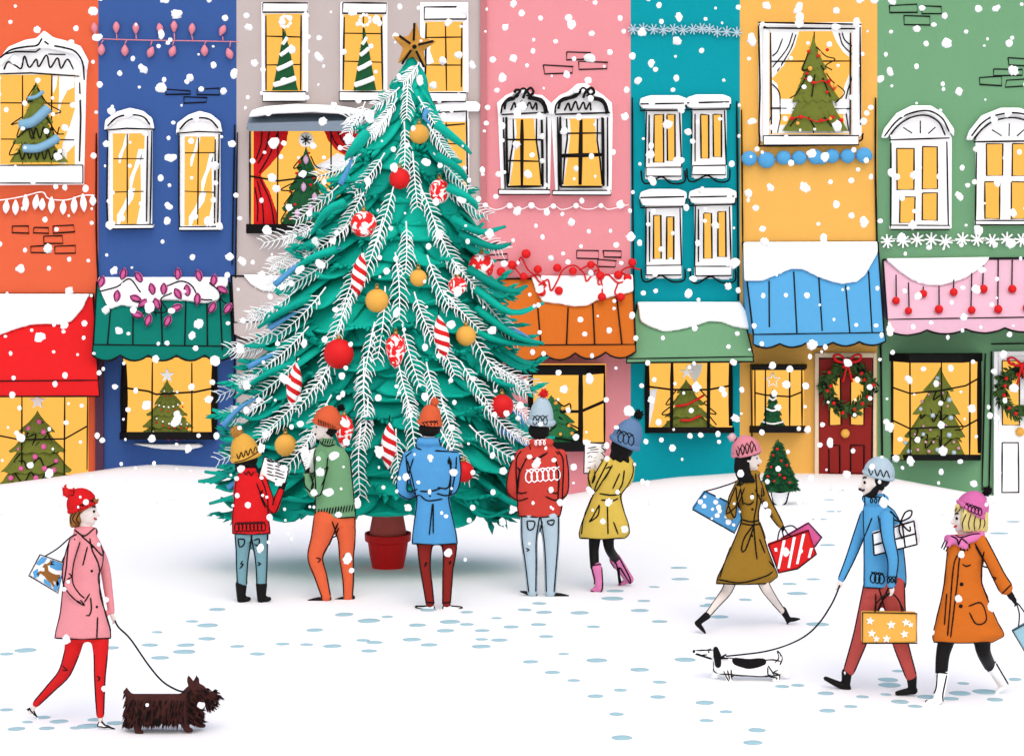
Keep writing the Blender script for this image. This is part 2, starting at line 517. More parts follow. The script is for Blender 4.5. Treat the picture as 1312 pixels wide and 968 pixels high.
# --- orange, upper window
window('orange', [(-1, 78), (10, 62), (32, 53), (46, 50), (56, 40), (68, 50), (84, 54), (101, 60), (112, 78), (110, 105), (108, 237), (-1, 237)],
       (0, 96, 96, 211), [29, 66], [132, 178], ring=6, sill=(-4, 212, 106, 235), cap=[(-2, 76), (10, 60), (32, 51), (46, 49), (56, 39), (68, 48), (84, 52), (103, 59), (113, 78), (111, 92), (96, 70), (60, 62), (20, 66), (0, 86)],
       curtains=[[(76, 97), (95, 97), (95, 112), (86, 116), (79, 130), (74, 150), (76, 120)], [(96, 140), (96, 185), (86, 196), (84, 210), (76, 210), (80, 185), (90, 160)], [(66, 97), (74, 97), (72, 112), (68, 120)]],  # white shapes that paint glare over the panes
       lines=[[(0, 74), (14, 64), (34, 60), (48, 58), (54, 49)], [(57, 53), (64, 58), (82, 61), (96, 66), (105, 80), (108, 103)], [(4, 70), (20, 66), (46, 67), (52, 62)],
              [(62, 69), (84, 70)], [(0, 95), (40, 94), (101, 98)], [(102, 106), (104, 150), (102, 207)], [(5, 89), (10, 80), (20, 84), (27, 88), (31, 72), (38, 87), (46, 76), (50, 86), (60, 71), (64, 87), (74, 74), (78, 88), (86, 76), (94, 89)]])
# --- blue
for (x0, x1, yt, yb, px0, px1, py0, py1, v, hs, ct) in [(137, 195, 164, 292, 144, 185, 171, 287, 163, (203, 246), 139), (229, 282, 168, 294, 236, 276, 175, 289, 254, (196, 245), 142)]:
    xm = (x0+x1)/2; o_ = -4
    cap = [(x0+o_, yt+4), (x0-3, yt-10), (x0+12, yt-21), (xm, yt-26), (x1-12, yt-22), (x1, yt-12), (x1+3, yt+4)]
    window('blue', [(x0, yt), (x0+4, yt-10), (xm, yt-18), (x1-4, yt-10), (x1, yt), (x1, yb), (x0, yb)], (px0, py0, px1, py1), [v], list(hs), 1.8, 4, sill=(x0, yb-4, x1+1, yb+1),
           cap=[(x0+o_, yt+5)]+cap[1:]+[(x1-4, yt-2), (xm+14, yt-11), (xm, yt-14), (xm-14, yt-11), (x0+4, yt-2)],
           lines=[[(x0+1, yt-2), (x0+12, yt-13), (xm, yt-17), (x1-12, yt-14), (x1-3, yt-4)], [(x0-3, yt+3), (x0+25, yt+1), (x1+3, yt+2)], [(x0+1, yt+4), (x0, yb-30), (x0+1, yb)], [(x1-1, yt+4), (x1-2, yb-50), (x1-3, yb)], [(x1-6, yt+10), (x1-7, yb-8)]],
           curtains=[glare_streak(px0+8, py0, px1-16, py0+38), glare_streak(px0+22, py0+20, px1+2, py0+70), glare_streak(px0+6, py0+70, px1-6, py1), [(px1-5, py0+30), (px1, py0+18), (px1, py1), (px1-10, py1), (px1-4, py1-30)]])  # glare streaks put in as white shapes
# --- grey, three upper windows
window('grey', rect(335, 3, 395, 118), (340, 18, 387, 117), [362.5], [47, 83], 2., 4, sill=(336, 118, 392, 130), lines=[rect(337, 4, 394, 16)+[(337, 4)], [(341, 20), (341, 116)], [(386, 20), (385, 116)]])
window('grey', rect(436, 3, 496, 118), (440, 19, 490, 116), [466], [43, 79], 2., 4, sill=(435, 118, 494, 129), lines=[rect(439, 4, 495, 17)+[(439, 4)], [(441, 22), (440, 115)], [(489, 22), (490, 115)]])
window('grey', rect(538, 3, 600, 119), (545, 28, 593, 117), [571], [48, 83], 2., 4, sill=(541, 119, 597, 130), lines=[rect(544, 9, 597, 25)+[(544, 9)], [(546, 30), (545, 110)], [(592, 30), (591, 112)]],
       curtains=[[(545, 52), (552, 50), (551, 66), (556, 80), (546, 84)]])  # curved white shape painting glare on the pane
window('grey', [(552, 146), (600, 143), (600, 262), (552, 262)], (560, 156, 597, 256), [572], [184, 222], 2., 4, cap=[(546, 147), (556, 134), (580, 130), (610, 130), (616, 134), (614, 143), (596, 143), (560, 147)], lines=[[(550, 145), (598, 143), (599, 252)], [(552, 162), (596, 159)]])

# --- pink
for (x0, x1, xm, top, yb, vx, hs, bw, tilt) in [(640, 703, 668, 113, 246, 669, ((179, 2.6), (206, 2.4)), 4.6, 0), (709, 781, 745, 106, 247, 744, ((171, 2.4), (200, 6)), 5.4, 0)]:
    cap = [(x0-2, 150), (x0-3, 132), (x0+8, 122), (x0+18, 118), (xm-6, top+2), (xm+6, top), (xm+16, top+8), (x1-8, 122), (x1+3, 132), (x1+4, 150)]
    window('pink', cap+[(x1+2, yb), (x0+2, yb)], (x0+9, 152, x1-9, 238), [(vx, bw)], list(hs), 2, 6, sill=(x0-1, yb-3, x1+2, yb+3), lw=2.4,
           cap=cap+[(x1-4, 140), (x1-10, 128), (xm+8, 120), (xm-8, 120), (x0+10, 128), (x0+5, 140)],
           lines=[[(x0+2, 146), (x0+4, 134), (x0+12, 126), (x0+22, 124), (xm-3, 118), (xm+1, 113), (xm+6, 115), (xm+4, 120)], [(xm+6, 122), (xm+14, 124), (x1-10, 127), (x1-4, 134), (x1-2, 144)], [(x0+2, 147), (x1, 144)],
                  [(x0+14, 142), (x0+19, 132), (x0+22, 142), (x0+28, 130), (x0+32, 141), (x0+38, 131), (x0+42, 140), (x0+47, 132), (x0+48, 142)],
                  [(x0+5, 150), (x0+7, yb-3)], [(x0+9, 151), (x0+9, 238)], [(x1-8, 151), (x1-7, 238)], [(x0+17, 152), (x0+18, 178), (x0+14, 205), (x0+12, 236)], [(x1-15, 152), (x1-16, 180), (x1-12, 206), (x1-10, 236)], [(x1-3, 150), (x1-2, yb-2)], [(x0+6, yb-3), (x1-1, yb-2)]],
           bold=[[(x0+6, 140), (x0+9, 130), (x0+18, 127), (xm-8, 124), (xm-2, 117), (xm-7, 115), (xm-9, 119)], [(xm+2, 126), (xm+5, 119), (xm+12, 113), (xm+16, 118), (xm+11, 122), (xm+8, 118)], [(xm+8, 126), (x1-12, 129), (x1-6, 136), (x1-4, 146)], [(x0+9, 150), (x0+10, 239)], [(x1-9, 150), (x1-8, 239)], [(x0+9, 239), (x1-9, 239)]],
           curtains=[[(x0+9, 152), (x0+21, 152), (x0+22, 170), (x0+18, 205), (x0+13, 238), (x0+9, 238)], [(x1-9, 152), (x1-19, 152), (x1-17, 180), (x1-12, 215), (x1-10, 238), (x1-9, 238)]])
# --- teal
for (x0, x1, cy0, cy1, yb, s1, s2) in [(827, 874, 124, 143, 214, (838, 147, 850, 208), (855, 147, 865, 206)), (886, 931, 123, 142, 212, (898, 147, 908, 203), (914, 147, 924, 201)),
                                       (827, 874, 244, 267, 340, (837, 276, 847, 331), (854, 278, 863, 332)), (890, 938, 243, 264, 341, (902, 273, 912, 331), (920, 271, 930, 329))]:
    w = window('teal', rect(x0, cy1-4, x1, yb+16), (x0+8, cy1+3, x1-8, yb-4), [], [], ring=0, panes=[s1, s2], sill=(x0+1, yb, x1-1, yb+12),
               cap=[(x0-8, cy0+10), (x0-6, cy0+2), (x0+6, cy0-2), (x1-4, cy0-2), (x1+6, cy0+2), (x1+6, cy1-8), (x1+3, cy1-4), (x0-4, cy1-4)],
               lines=[rect(*s1)+[(s1[0], s1[1])], rect(*s2)+[(s2[0], s2[1])], [(x0+1, cy1), (x0, yb)], [(x1-3, cy1), (x1-1, yb)], [(x0-7, cy0+12), (x0-6, cy1-1), (x1+4, cy1-2), (x1+5, cy0+10)], [(x0-6, cy0+9), (x1+3, cy0+8)],
                      [(x0+5, cy1+4), (x0+5, yb-5)], [(x0-6, yb+4), (x0-4, yb+18), (x0+4, yb+21), (x0+20, yb+13), (x0+34, yb+21), (x1+3, yb+19), (x1+4, yb+4)]])
    m = MB(); m.box(x0-3, cy1-9, x1+3, cy1-4, YF-.12, .09); obj('lintel', m, WHITE, w, bevel=.008)
    m = MB(); m.prism([(x0+2, yb+12), (x1-2, yb+12), (x1-4, yb+17), (x0+34, yb+17), (x0+22, yb+12.5), (x0+14, yb+16), (x0+4, yb+17)], YF-.1, .07); obj('apron', m, WHITE, w)
# --- yellow, upper window
w = window('yellow', [(972, 29), (1104, 29), (1104, 172), (1093, 184), (985, 186), (972, 180)], (986, 40, 1092, 172), [(1043, 2)], [(79, 2), (139, 2.6)], 2, 8, sill=(978, 174, 1100, 186), lw=2.4,
           lines=[[(971, 29), (1104, 31)], [(978, 36), (1096, 37)], [(972, 31), (984, 37)], [(972, 33), (974, 110), (973, 178), (985, 187), (1092, 183), (1106, 171)], [(1102, 34), (1103, 160)], [(987, 42), (988, 172)], [(1090, 42), (1089, 172)]],
           curtains=[[(987, 40), (1024, 40), (1018, 60), (1004, 84), (990, 100), (987, 100)], [(1066, 40), (1091, 40), (1091, 76), (1080, 66), (1072, 54)], [(987, 100), (996, 108), (1000, 130), (998, 171), (987, 171)], [(1091, 88), (1082, 110), (1078, 134), (1084, 171), (1091, 171)]])
m = MB(); m.box(1000, 127, 1085, 146, YF-.07, .03); m.box(996, 160, 1086, 171, YF-.055, .012); obj('meeting_rail', m, WHITE, w)
for ln in [[(1016, 42), (1008, 62), (990, 86)], [(1020, 44), (1013, 64), (996, 92)], [(1003, 50), (996, 66), (990, 72)], [(1075, 42), (1080, 58), (1092, 70)], [(1079, 42), (1083, 52), (1093, 60)], [(990, 108), (999, 120), (1000, 150)], [(988, 150), (983, 164)], [(1000, 150), (996, 170)], [(1093, 95), (1084, 130), (1087, 168)]]:
    m = MB(); m.line(ln, YF-.062, 1.6, smooth=True); obj('curtain_fold', m, INK, w, smooth=True)
# --- green
for (x0, x1, cy, yb, panes, xm) in [(1141, 1217, 179, 293, [(1149, 190, 1171, 243), (1182, 188, 1201, 242), (1153, 252, 1172, 285), (1182, 247, 1201, 282)], 1179),
                                    (1250, 1340, 182, 287, [(1264, 184, 1285, 225), (1297, 184, 1318, 225), (1262, 233, 1281, 280), (1296, 233, 1316, 280)], 1293)]:
    cap = [(x0-12, cy-2), (x0-8, cy-14), (x0+8, cy-34), (xm-10, cy-44), (xm+14, cy-44), (x1-8, cy-34), (x1+6, cy-14), (x1+6, cy-4)]
    window('green', [(x0, cy-2), (x0+6, cy-22), (xm, cy-38), (x1-6, cy-26), (x1+2, cy-2), (x1+2, yb), (x0, yb)], (x0+4, cy+2, x1-4, yb-4), [], [], ring=0, panes=panes, sill=(x0, yb-4, x1, yb+1),
           cap=cap+[(x1-8, cy-18), (x1-20, cy-30), (xm, cy-36), (x0+22, cy-30), (x0+6, cy-14), (x0-4, cy-2)],
           lines=[[(x0-8, cy-4), (x0+8, cy-24), (x0+26, cy-34), (xm+10, cy-37), (x1-10, cy-28), (x1-1, cy-10)], [(x0-2, cy-4), (x0+10, cy-18), (x0+26, cy-28), (xm+8, cy-31), (x1-14, cy-22), (x1-6, cy-6)], [(x0-2, cy), (x1, cy-2)], [(xm, cy-8), (xm, cy-24)], [(xm-10, cy-8), (xm-22, cy-16)], [(xm+10, cy-8), (xm+20, cy-16)],
                  [(x0+1, cy+4), (x0, yb)], [(x1-4, cy+2), (x1-2, yb-2)], [(x0, yb), (x1, yb-3)]]+[rect(*q)+[(q[0], q[1])] for q in panes], lw=2.2)

# ------------------------------------------------------------------ awnings
class Awning:
    def __init__(s, key, tl, tr, vl, vr, depth, rgb, scal=None, low=None, stripes=(), snow=None, edge=True):
        """tl/tr: wall corners; vl/vr: corners of the front edge (valance line); scal: scallop bottom points"""
        b = BL[key]; s.Y1 = YF-depth
        A, B = P(*tl, YF-.006), P(*tr, YF-.006); D, E = P(*vl, s.Y1), P(*vr, s.Y1)
        s.A, s.B, s.D, s.E = A, B, D, E
        s.n = (B-A).cross(D-A).normalized()
        if s.n.y > 0: s.n = -s.n
        m = MB(); k = 10
        for i in range(k):
            t0, t1 = i/k, (i+1)/k
            q = [A.lerp(B, t0), A.lerp(B, t1), D.lerp(E, t1), D.lerp(E, t0)]
            m.slab(q, -s.n*.02)
        m = MB(); q = [A, B, E, D]; m.slab(q, -s.n*.025)
        mat = M(key+'_awning_cloth', rgb, .8, .04, .1, 10)
        s.o = obj('awning', m, mat, b)
        for (p, q) in ((A, D), (B, E)):
            m = MB()
            tri = [p+Vector((0, -.01, -.02)), q+Vector((0, .0, -.01)), Vector((p.x+(q.x-p.x)*.2, YF-.006, q.z))]
            m.slab(tri, Vector((.018 if p is A else -.018, 0, 0)))
            obj('side_flap', m, mat, s.o)
        low = low or [(vl[0], vl[1]+18), (vr[0], vr[1]+18)]
        pts = [(vl[0]-.5, vl[1]), (vr[0]+.5, vr[1])]
        if scal: bot = scal
        else: bot = low[::-1]
        m = MB(); m.prism(pts+bot, s.Y1-.016, .014); obj('valance', m, mat, s.o)
        m = MB()
        for st in stripes: s.sl(m, [(x, y) for x, y in st], 1.9)
        if edge:
            s.sl(m, [tl, vl], 2.2); s.sl(m, [tr, vr], 2.2); m.line([vl, vr], s.Y1-.02, 1.7)
            m.line([vl, bot[-1]], s.Y1-.02, 2); m.line([vr, bot[0]], s.Y1-.02, 2)
        if scal: m.line(bot, s.Y1-.02, 2.4, jit=.2, smooth=False)
        else: m.line(bot, s.Y1-.02, 2.2)
        obj('seam', m, INK, s.o, smooth=True)
        m = MB(); m.line([tl, tr], YF-.03, 2.6); obj('headrail', m, INK, s.o, smooth=True)
        if snow:
            m = MB(); q = [s.on(x, y, .004) for x, y in snow]
            if (q[1]-q[0]).cross(q[2]-q[0]).dot(s.n) < 0: q.reverse()
            m.slab(q, s.n*.07)
            me = union(m, .025, 4); obj('snow_cap', me, SNOW, s.o, smooth=True)
    def on(s, px, py, off=0.):
        d = (P(px, py, YF)-CAM); p0 = s.A+s.n*off
        t = (p0-CAM).dot(s.n)/d.dot(s.n)
        return CAM+d*t
    def sl(s, m, pts, w, off=.004, smooth=False):
        q = [s.on(x+U(-.5, .5), y+U(-.5, .5), off) for x, y in pts]
        q = catmull(q, n=5) if smooth and len(q) > 2 else catmull2(q)
        m.tube(q, w/2*YF/F, 6)
def scallops(x0, y0, x1, y1, n, dip, up=0):
    """from right to left along the valance bottom"""
    out = []
    for i in range(n):
        for j in range(6 if i < n-1 else 7):
            t = (i+j/6)/n; k = j/6
            out.append((x1+(x0-x1)*t, y1+(y0-y1)*t+dip*(1-(2*k-1)**2)-up))
    return out

AW = {}
AW['orange'] = Awning('orange', (-125, 377), (119, 376), (-125, 489), (126.0, 487), .75, (238, 33, 36), low=[(-125, 508), (128, 507)],
    snow=[(-124, 378), (117, 378), (112, 384), (107, 396), (100, 404), (92, 413), (78, 417), (60, 416), (40, 417), (22, 422), (0, 430), (-124, 436)])
AW['blue'] = Awning('blue', (124, 361), (294, 362), (119, 441), (298, 443), .7, (0, 128, 112), scal=scallops(118, 455, 298, 455, 5, 7),
    stripes=[[(143, 375), (138, 441)], [(171, 376), (170, 441)], [(206, 386), (208, 440)], [(238, 384), (237, 442)], [(265, 376), (266, 442)], [(281, 372), (285, 448)]],
    snow=[(125, 357), (293, 357), (293, 366), (286, 374), (280, 386), (262, 390), (236, 386), (210, 386), (190, 390), (176, 396), (156, 392), (140, 398), (134, 386), (128, 372)])
AW['grey'] = Awning('grey', (297, 353), (470, 357), (299, 413), (470, 410), .6, (205, 192, 188), scal=scallops(299, 428, 470, 426, 4, 8),
    snow=[(311, 354), (396, 356), (391, 364), (380, 370), (360, 375), (336, 374), (322, 366)])
AW['pink'] = Awning('pink', (637, 357), (811, 353), (622, 442), (814, 441), .7, (221, 116, 36), scal=scallops(620, 456, 815, 450, 5, 8),
    stripes=[[(689, 394), (693, 441)], [(728, 394), (726, 441)], [(759, 388), (762, 441)], [(790, 378), (797, 441)]],
    snow=[(680, 355), (811, 354), (812, 374), (800, 378), (785, 381), (765, 386), (752, 393), (735, 394), (715, 390), (695, 388), (686, 372)])
AW['teal'] = Awning('teal', (816, 388), (948.5, 388), (803, 459), (965, 457), .7, (122, 174, 130), low=[(802, 465), (966, 463)],
    snow=[(816, 389), (948, 389), (954, 398), (962, 417), (963, 424), (940, 420), (925, 414), (908, 413), (890, 419), (870, 424), (850, 426), (832, 420), (820, 413)])
AW['yellow'] = Awning('yellow', (951, 311), (1125, 310), (965, 428), (1133, 426), .75, (93, 177, 230), scal=scallops(965, 441, 1135, 437, 5, 5),
    stripes=[[(985, 360), (986, 419)], [(1017, 348), (1021, 426)], [(1049, 354), (1053, 424)], [(1084, 366), (1089, 427)], [(1113, 348), (1117, 427)]],
    snow=[(952, 312), (1124, 311), (1124, 326), (1116, 340), (1108, 354), (1098, 362), (1078, 365), (1062, 361), (1046, 355), (1028, 346), (1012, 346), (996, 353), (976, 361), (953, 361)])
AW['green'] = Awning('green', (1131, 333), (1437, 329), (1137, 409), (1437, 404), .7, (248, 198, 217), scal=scallops(1138, 424, 1437, 416, 6, 6),
    snow=[(1134, 334), (1268, 331), (1262, 340), (1250, 349), (1238, 357), (1222, 363), (1204, 367), (1186, 366), (1168, 360), (1152, 349)])

# ------------------------------------------------------------------ shop windows
def bay(key, pane, top, base, vbars, hlines, depth=.36, tw=3, glare=(), edge=()):
    """bay window: back pane on the wall, slab top and base, black bars at the front"""
    b = BL[key]; Y1 = YF-depth
    w = None
    if base:
        for (slab, yy) in ((base, 1), (top, 0)):
            if not slab: continue
            m = MB()
            x0, y0, x1, y1, ins = slab   # outer corners, thickness rows, inset of the front edge
            q = [P(x0, y0, YF-.002), P(x1, y0, YF-.002), P(x1-ins, y0 if yy else y0+2, Y1-.04), P(x0+ins, y0 if yy else y0+2, Y1-.04)]
            m.slab(q, Vector((0, 0, -(y1-y0)*.012*.75)))
            o_ = obj('top_slab' if w else 'shop_window', m, INK, w or b, bevel=.006)
            w = w or o_
    m = MB(); m.prism(pane if not isinstance(pane[0], (int, float)) else rect(*pane), YF-.012, .01); obj('pane', m, GLOW, w)
    for (x, y0, y1, wd, Yk) in vbars:
        m = MB(); m.line([(x, y0), (x+U(-.6, .6), y1)], Yk if Yk else Y1, wd, jit=.3, n=4); obj('mullion', m, INK, w)
    m = MB()
    for pts, wd in hlines:
        p3 = [P(x, y, Yk) for x, y, Yk in pts]
        m.tube(catmull2(p3), wd/2*YF/F, 5)
    if m.v: obj('glazing_bar', m, INK, w, smooth=True)
    for c in glare:  # white shapes painting glare on the bay's pane
        m = MB(); m.prism(c, YF-.03, .012); obj('curtain_and_glare', m, CURT_GLARE, w)
    return w
yb_ = YF-.36; yw = YF-.03
bay('orange', (-40, 505, 113, 640), None, (-44, 628, 116, 634, 8), [(28, 508, 622, 2, 0), (83, 508, 610, 2, 0), (112, 508, 602, 1.8, yw)], [([(-10, 556, yw), (25, 563, yb_), (83, 562, yb_), (111, 546, yw)], 2.2)])
bay('blue', (158, 458, 274, 556), None, (153, 553, 279, 566, 12), [(159, 466, 553, 9, yw), (275, 462, 553, 8, yw), (195, 464, 556, 2.2, 0), (246, 464, 556, 2.2, 0)], [([(162, 497, yw), (190, 501, yb_), (200, 505, yb_), (250, 502, yb_), (274, 497, yw)], 2.6)])
bay('grey', (322, 162, 462, 298), None, (315, 287, 462, 303, 44), [(320, 164, 287, 2.2, yw), (356, 160, 298, 2, 0), (424, 160, 298, 2, 0)], [([(322, 226, yw), (356, 232, yb_), (420, 224, yb_), (456, 213, yw)], 2.6)])
bay('pink', (676, 466, 776, 566), (644, 467, 776, 482, 26), (690, 566, 776, 582, 10), [(680, 470, 570, 7, yw), (744, 476, 570, 6.5, 0), (774.5, 468, 568, 2.6, yw)], [([(680, 527, yw), (744, 527, yb_), (774, 514, yw)], 4)])
bay('teal', (829, 462, 938, 549), None, (826, 547, 941, 557, 30), [(829, 464, 549, 6.5, yw), (936, 462, 545, 6.5, yw), (861, 464, 550, 4.4, 0), (908, 464, 550, 5, 0)], [([(830, 495, yw), (861, 499, yb_), (908, 499, yb_), (935, 494, yw)], 2.6)],
    glare=[[(831, 500), (842, 497), (838, 520), (832, 546)], [(884, 466), (900, 466), (898, 478), (890, 490), (884, 478)]])  # glare on the amber pane, painted as two white shapes
bay('yellow', (965, 468, 1030, 548), (961, 466, 1034, 474, 3), (960, 545, 1032, 557, 12), [(967, 472, 546, 2, yw), (981, 472, 546, 2.2, 0), (1012, 472, 546, 2.2, 0), (1027, 472, 546, 2.4, yw)], [([(967, 503, yw), (981, 506, yb_), (1012, 508, yb_), (1027, 502, yw)], 2.2)])
bay('green', (1142, 456, 1256, 586), (1139, 452, 1259, 466, 26), (1141, 582, 1257, 592, 24), [(1143, 456, 584, 3.4, yw), (1255, 454, 580, 6, yw), (1166, 464, 590, 2.4, 0), (1206, 464, 590, 2, 0), (1243, 462, 588, 2.6, 0)],
    [([(1143, 496, yw), (1166, 504, yb_), (1206, 500, yb_), (1237, 494, yb_), (1253, 485, yw)], 2.3), ([(1143, 538, yw), (1166, 549, yb_), (1206, 547, yb_), (1237, 546, yb_), (1253, 537, yw)], 2.3)])
# hood and curtains of the grey house's window
hood = BL['grey']
m = MB(); q = [P(320, 146, YF-.004), P(468, 146, YF-.004), P(466, 160, YF-.5), P(316, 164, YF-.5)]
m.slab(q, Vector((0, 0, -.02))); m.prism([(316, 158), (466, 154), (464, 168), (318, 168)], YF-.52, .02)
hd = obj('window_hood', m, M('slate_blue_cloth', (138, 153, 168), .8, .05, .1), hood)
m = MB(); m.prism([(318, 150), (322, 141), (340, 136), (380, 133), (430, 135), (462, 140), (470, 147), (450, 147), (400, 144), (350, 146), (326, 150)], YF-.5, .48)
obj('snow_cap', union(m, .03, 3), SNOW, hd, smooth=True)
CR = M('red_curtain_cloth', (236, 32, 36), .8, .08, .1)
def curtain3(name, poly, folds, parent):
    m = MB(); m.prism(poly, YF-.06, .035); c = obj(name, union(m, .02, 2), CR, parent, smooth=True)
    m = MB()
    for f in folds: m.line(f, YF-.064, 1.7, smooth=True)
    obj('fold', m, INK, c, smooth=True)
gw = [o for o in BL['grey'].children if o.name.startswith('shop_window')][0]
curtain3('red_curtain', [(324, 164), (370, 164), (368, 180), (358, 198), (346, 212), (334, 224), (346, 246), (356, 275), (358, 296), (324, 288)], [[(336, 168), (334, 186), (328, 204)], [(356, 170), (346, 198), (332, 222)], [(345, 168), (340, 190), (330, 210)], [(330, 232), (336, 260), (338, 288)], [(334, 230), (346, 258), (352, 290)], [(326, 240), (330, 262), (330, 284)]], gw)
curtain3('red_curtain', [(414, 166), (462, 166), (462, 208), (446, 202), (430, 192), (420, 180)], [[(422, 168), (432, 186), (452, 200)], [(432, 168), (442, 184), (458, 194)]], gw)
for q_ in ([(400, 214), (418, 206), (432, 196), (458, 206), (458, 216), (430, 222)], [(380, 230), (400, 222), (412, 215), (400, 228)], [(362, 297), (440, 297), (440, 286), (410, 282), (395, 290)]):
    m = MB(); m.prism(q_, YF-.034, .012); obj('white_glare', m, CURT_GLARE, gw)  # white shapes stand in for glare on the amber pane
m = MB(); m.prism([(160, 567), (205, 569), (255, 568), (262, 572), (240, 577), (200, 575)], YF-.1, .09)
bw_ = [o for o in BL['blue'].children if o.name.startswith('shop_window')][0]
obj('snow_ledge', union(m, .025, 3), SNOW, bw_, smooth=True)

# ------------------------------------------------------------------ doors
def door(key, name, x0, y0, x1, y1, rgb, panes, panels, knob, edge):
    b = BL[key]
    m = MB(); m.box(x0, y0, x1, y1, YF-.05, .048)
    d = obj(name, m, M(key+'_door_paint', rgb, .5, .06, .05, 20), b, bevel=.01)
    for q in panes:
        m = MB(); m.box(*q, YF-.06, .008); obj('pane', m, GLOW, d)
    m = MB()
    for q in panes+panels: m.line(rect(*q), YF-.058, 2., closed=True, jit=.5)
    for ln in edge: m.line(ln, YF-.054, 2.2, jit=.5)
    obj('panel_moulding', m, INK, d, smooth=True)
    m = MB(); m.ball(P(*knob, YF-.09), .07, .05, .07); obj('knob', m, GOLD, d, smooth=True)
    m = MB()
    m.box(x0-5, y0-6, x0, y1+14, YF-.08, .078, jit=.3); m.box(x1, y0-6, x1+4, y1+14, YF-.08, .078, jit=.3); m.box(x0, y0-6, x1, y0, YF-.078, .076)
    obj('door_frame', m, WHITE if key == 'green' else M('amber_frame', (250, 225, 190), .7), d, bevel=.008)
    return d
door('yellow', 'front_door', 1049, 458, 1119, 616, (152, 36, 30), [(1063, 484, 1077, 544), (1090, 484, 1107, 544)], [(1062, 570, 1076, 606), (1090, 570, 1107, 606)], (1083, 555), [[(1049, 460), (1048, 607)], [(1119, 460), (1117, 606)], [(1047, 459), (1119, 456)]])
door('green', 'front_door', 1279, 456, 1352, 645, (252, 252, 250), [(1284, 462, 1306, 544), (1322, 462, 1340, 544)], [(1284, 567, 1305, 630), (1322, 567, 1342, 630)], (1307, 553), [[(1276, 452), (1275, 632)], [(1274, 454), (1340, 452)]])
m = MB(); m.line([(1270, 450), (1269, 540), (1267, 628)], YF-.03, 2.2); m.line([(1262, 452), (1260, 560), (1258, 628)], YF-.03, 2.2); m.line([(1270, 441), (1330, 440)], YF-.03, 2); obj('door_edging', m, INK, BL['green'], smooth=True)
m = MB(); m.line([(1117, 492), (1122, 490), (1126, 494)], YF-.08, 3); m.line([(1120, 488), (1124, 500)], YF-.07, 2.6); obj('door_bell', m, INK, BL['yellow'], smooth=True)
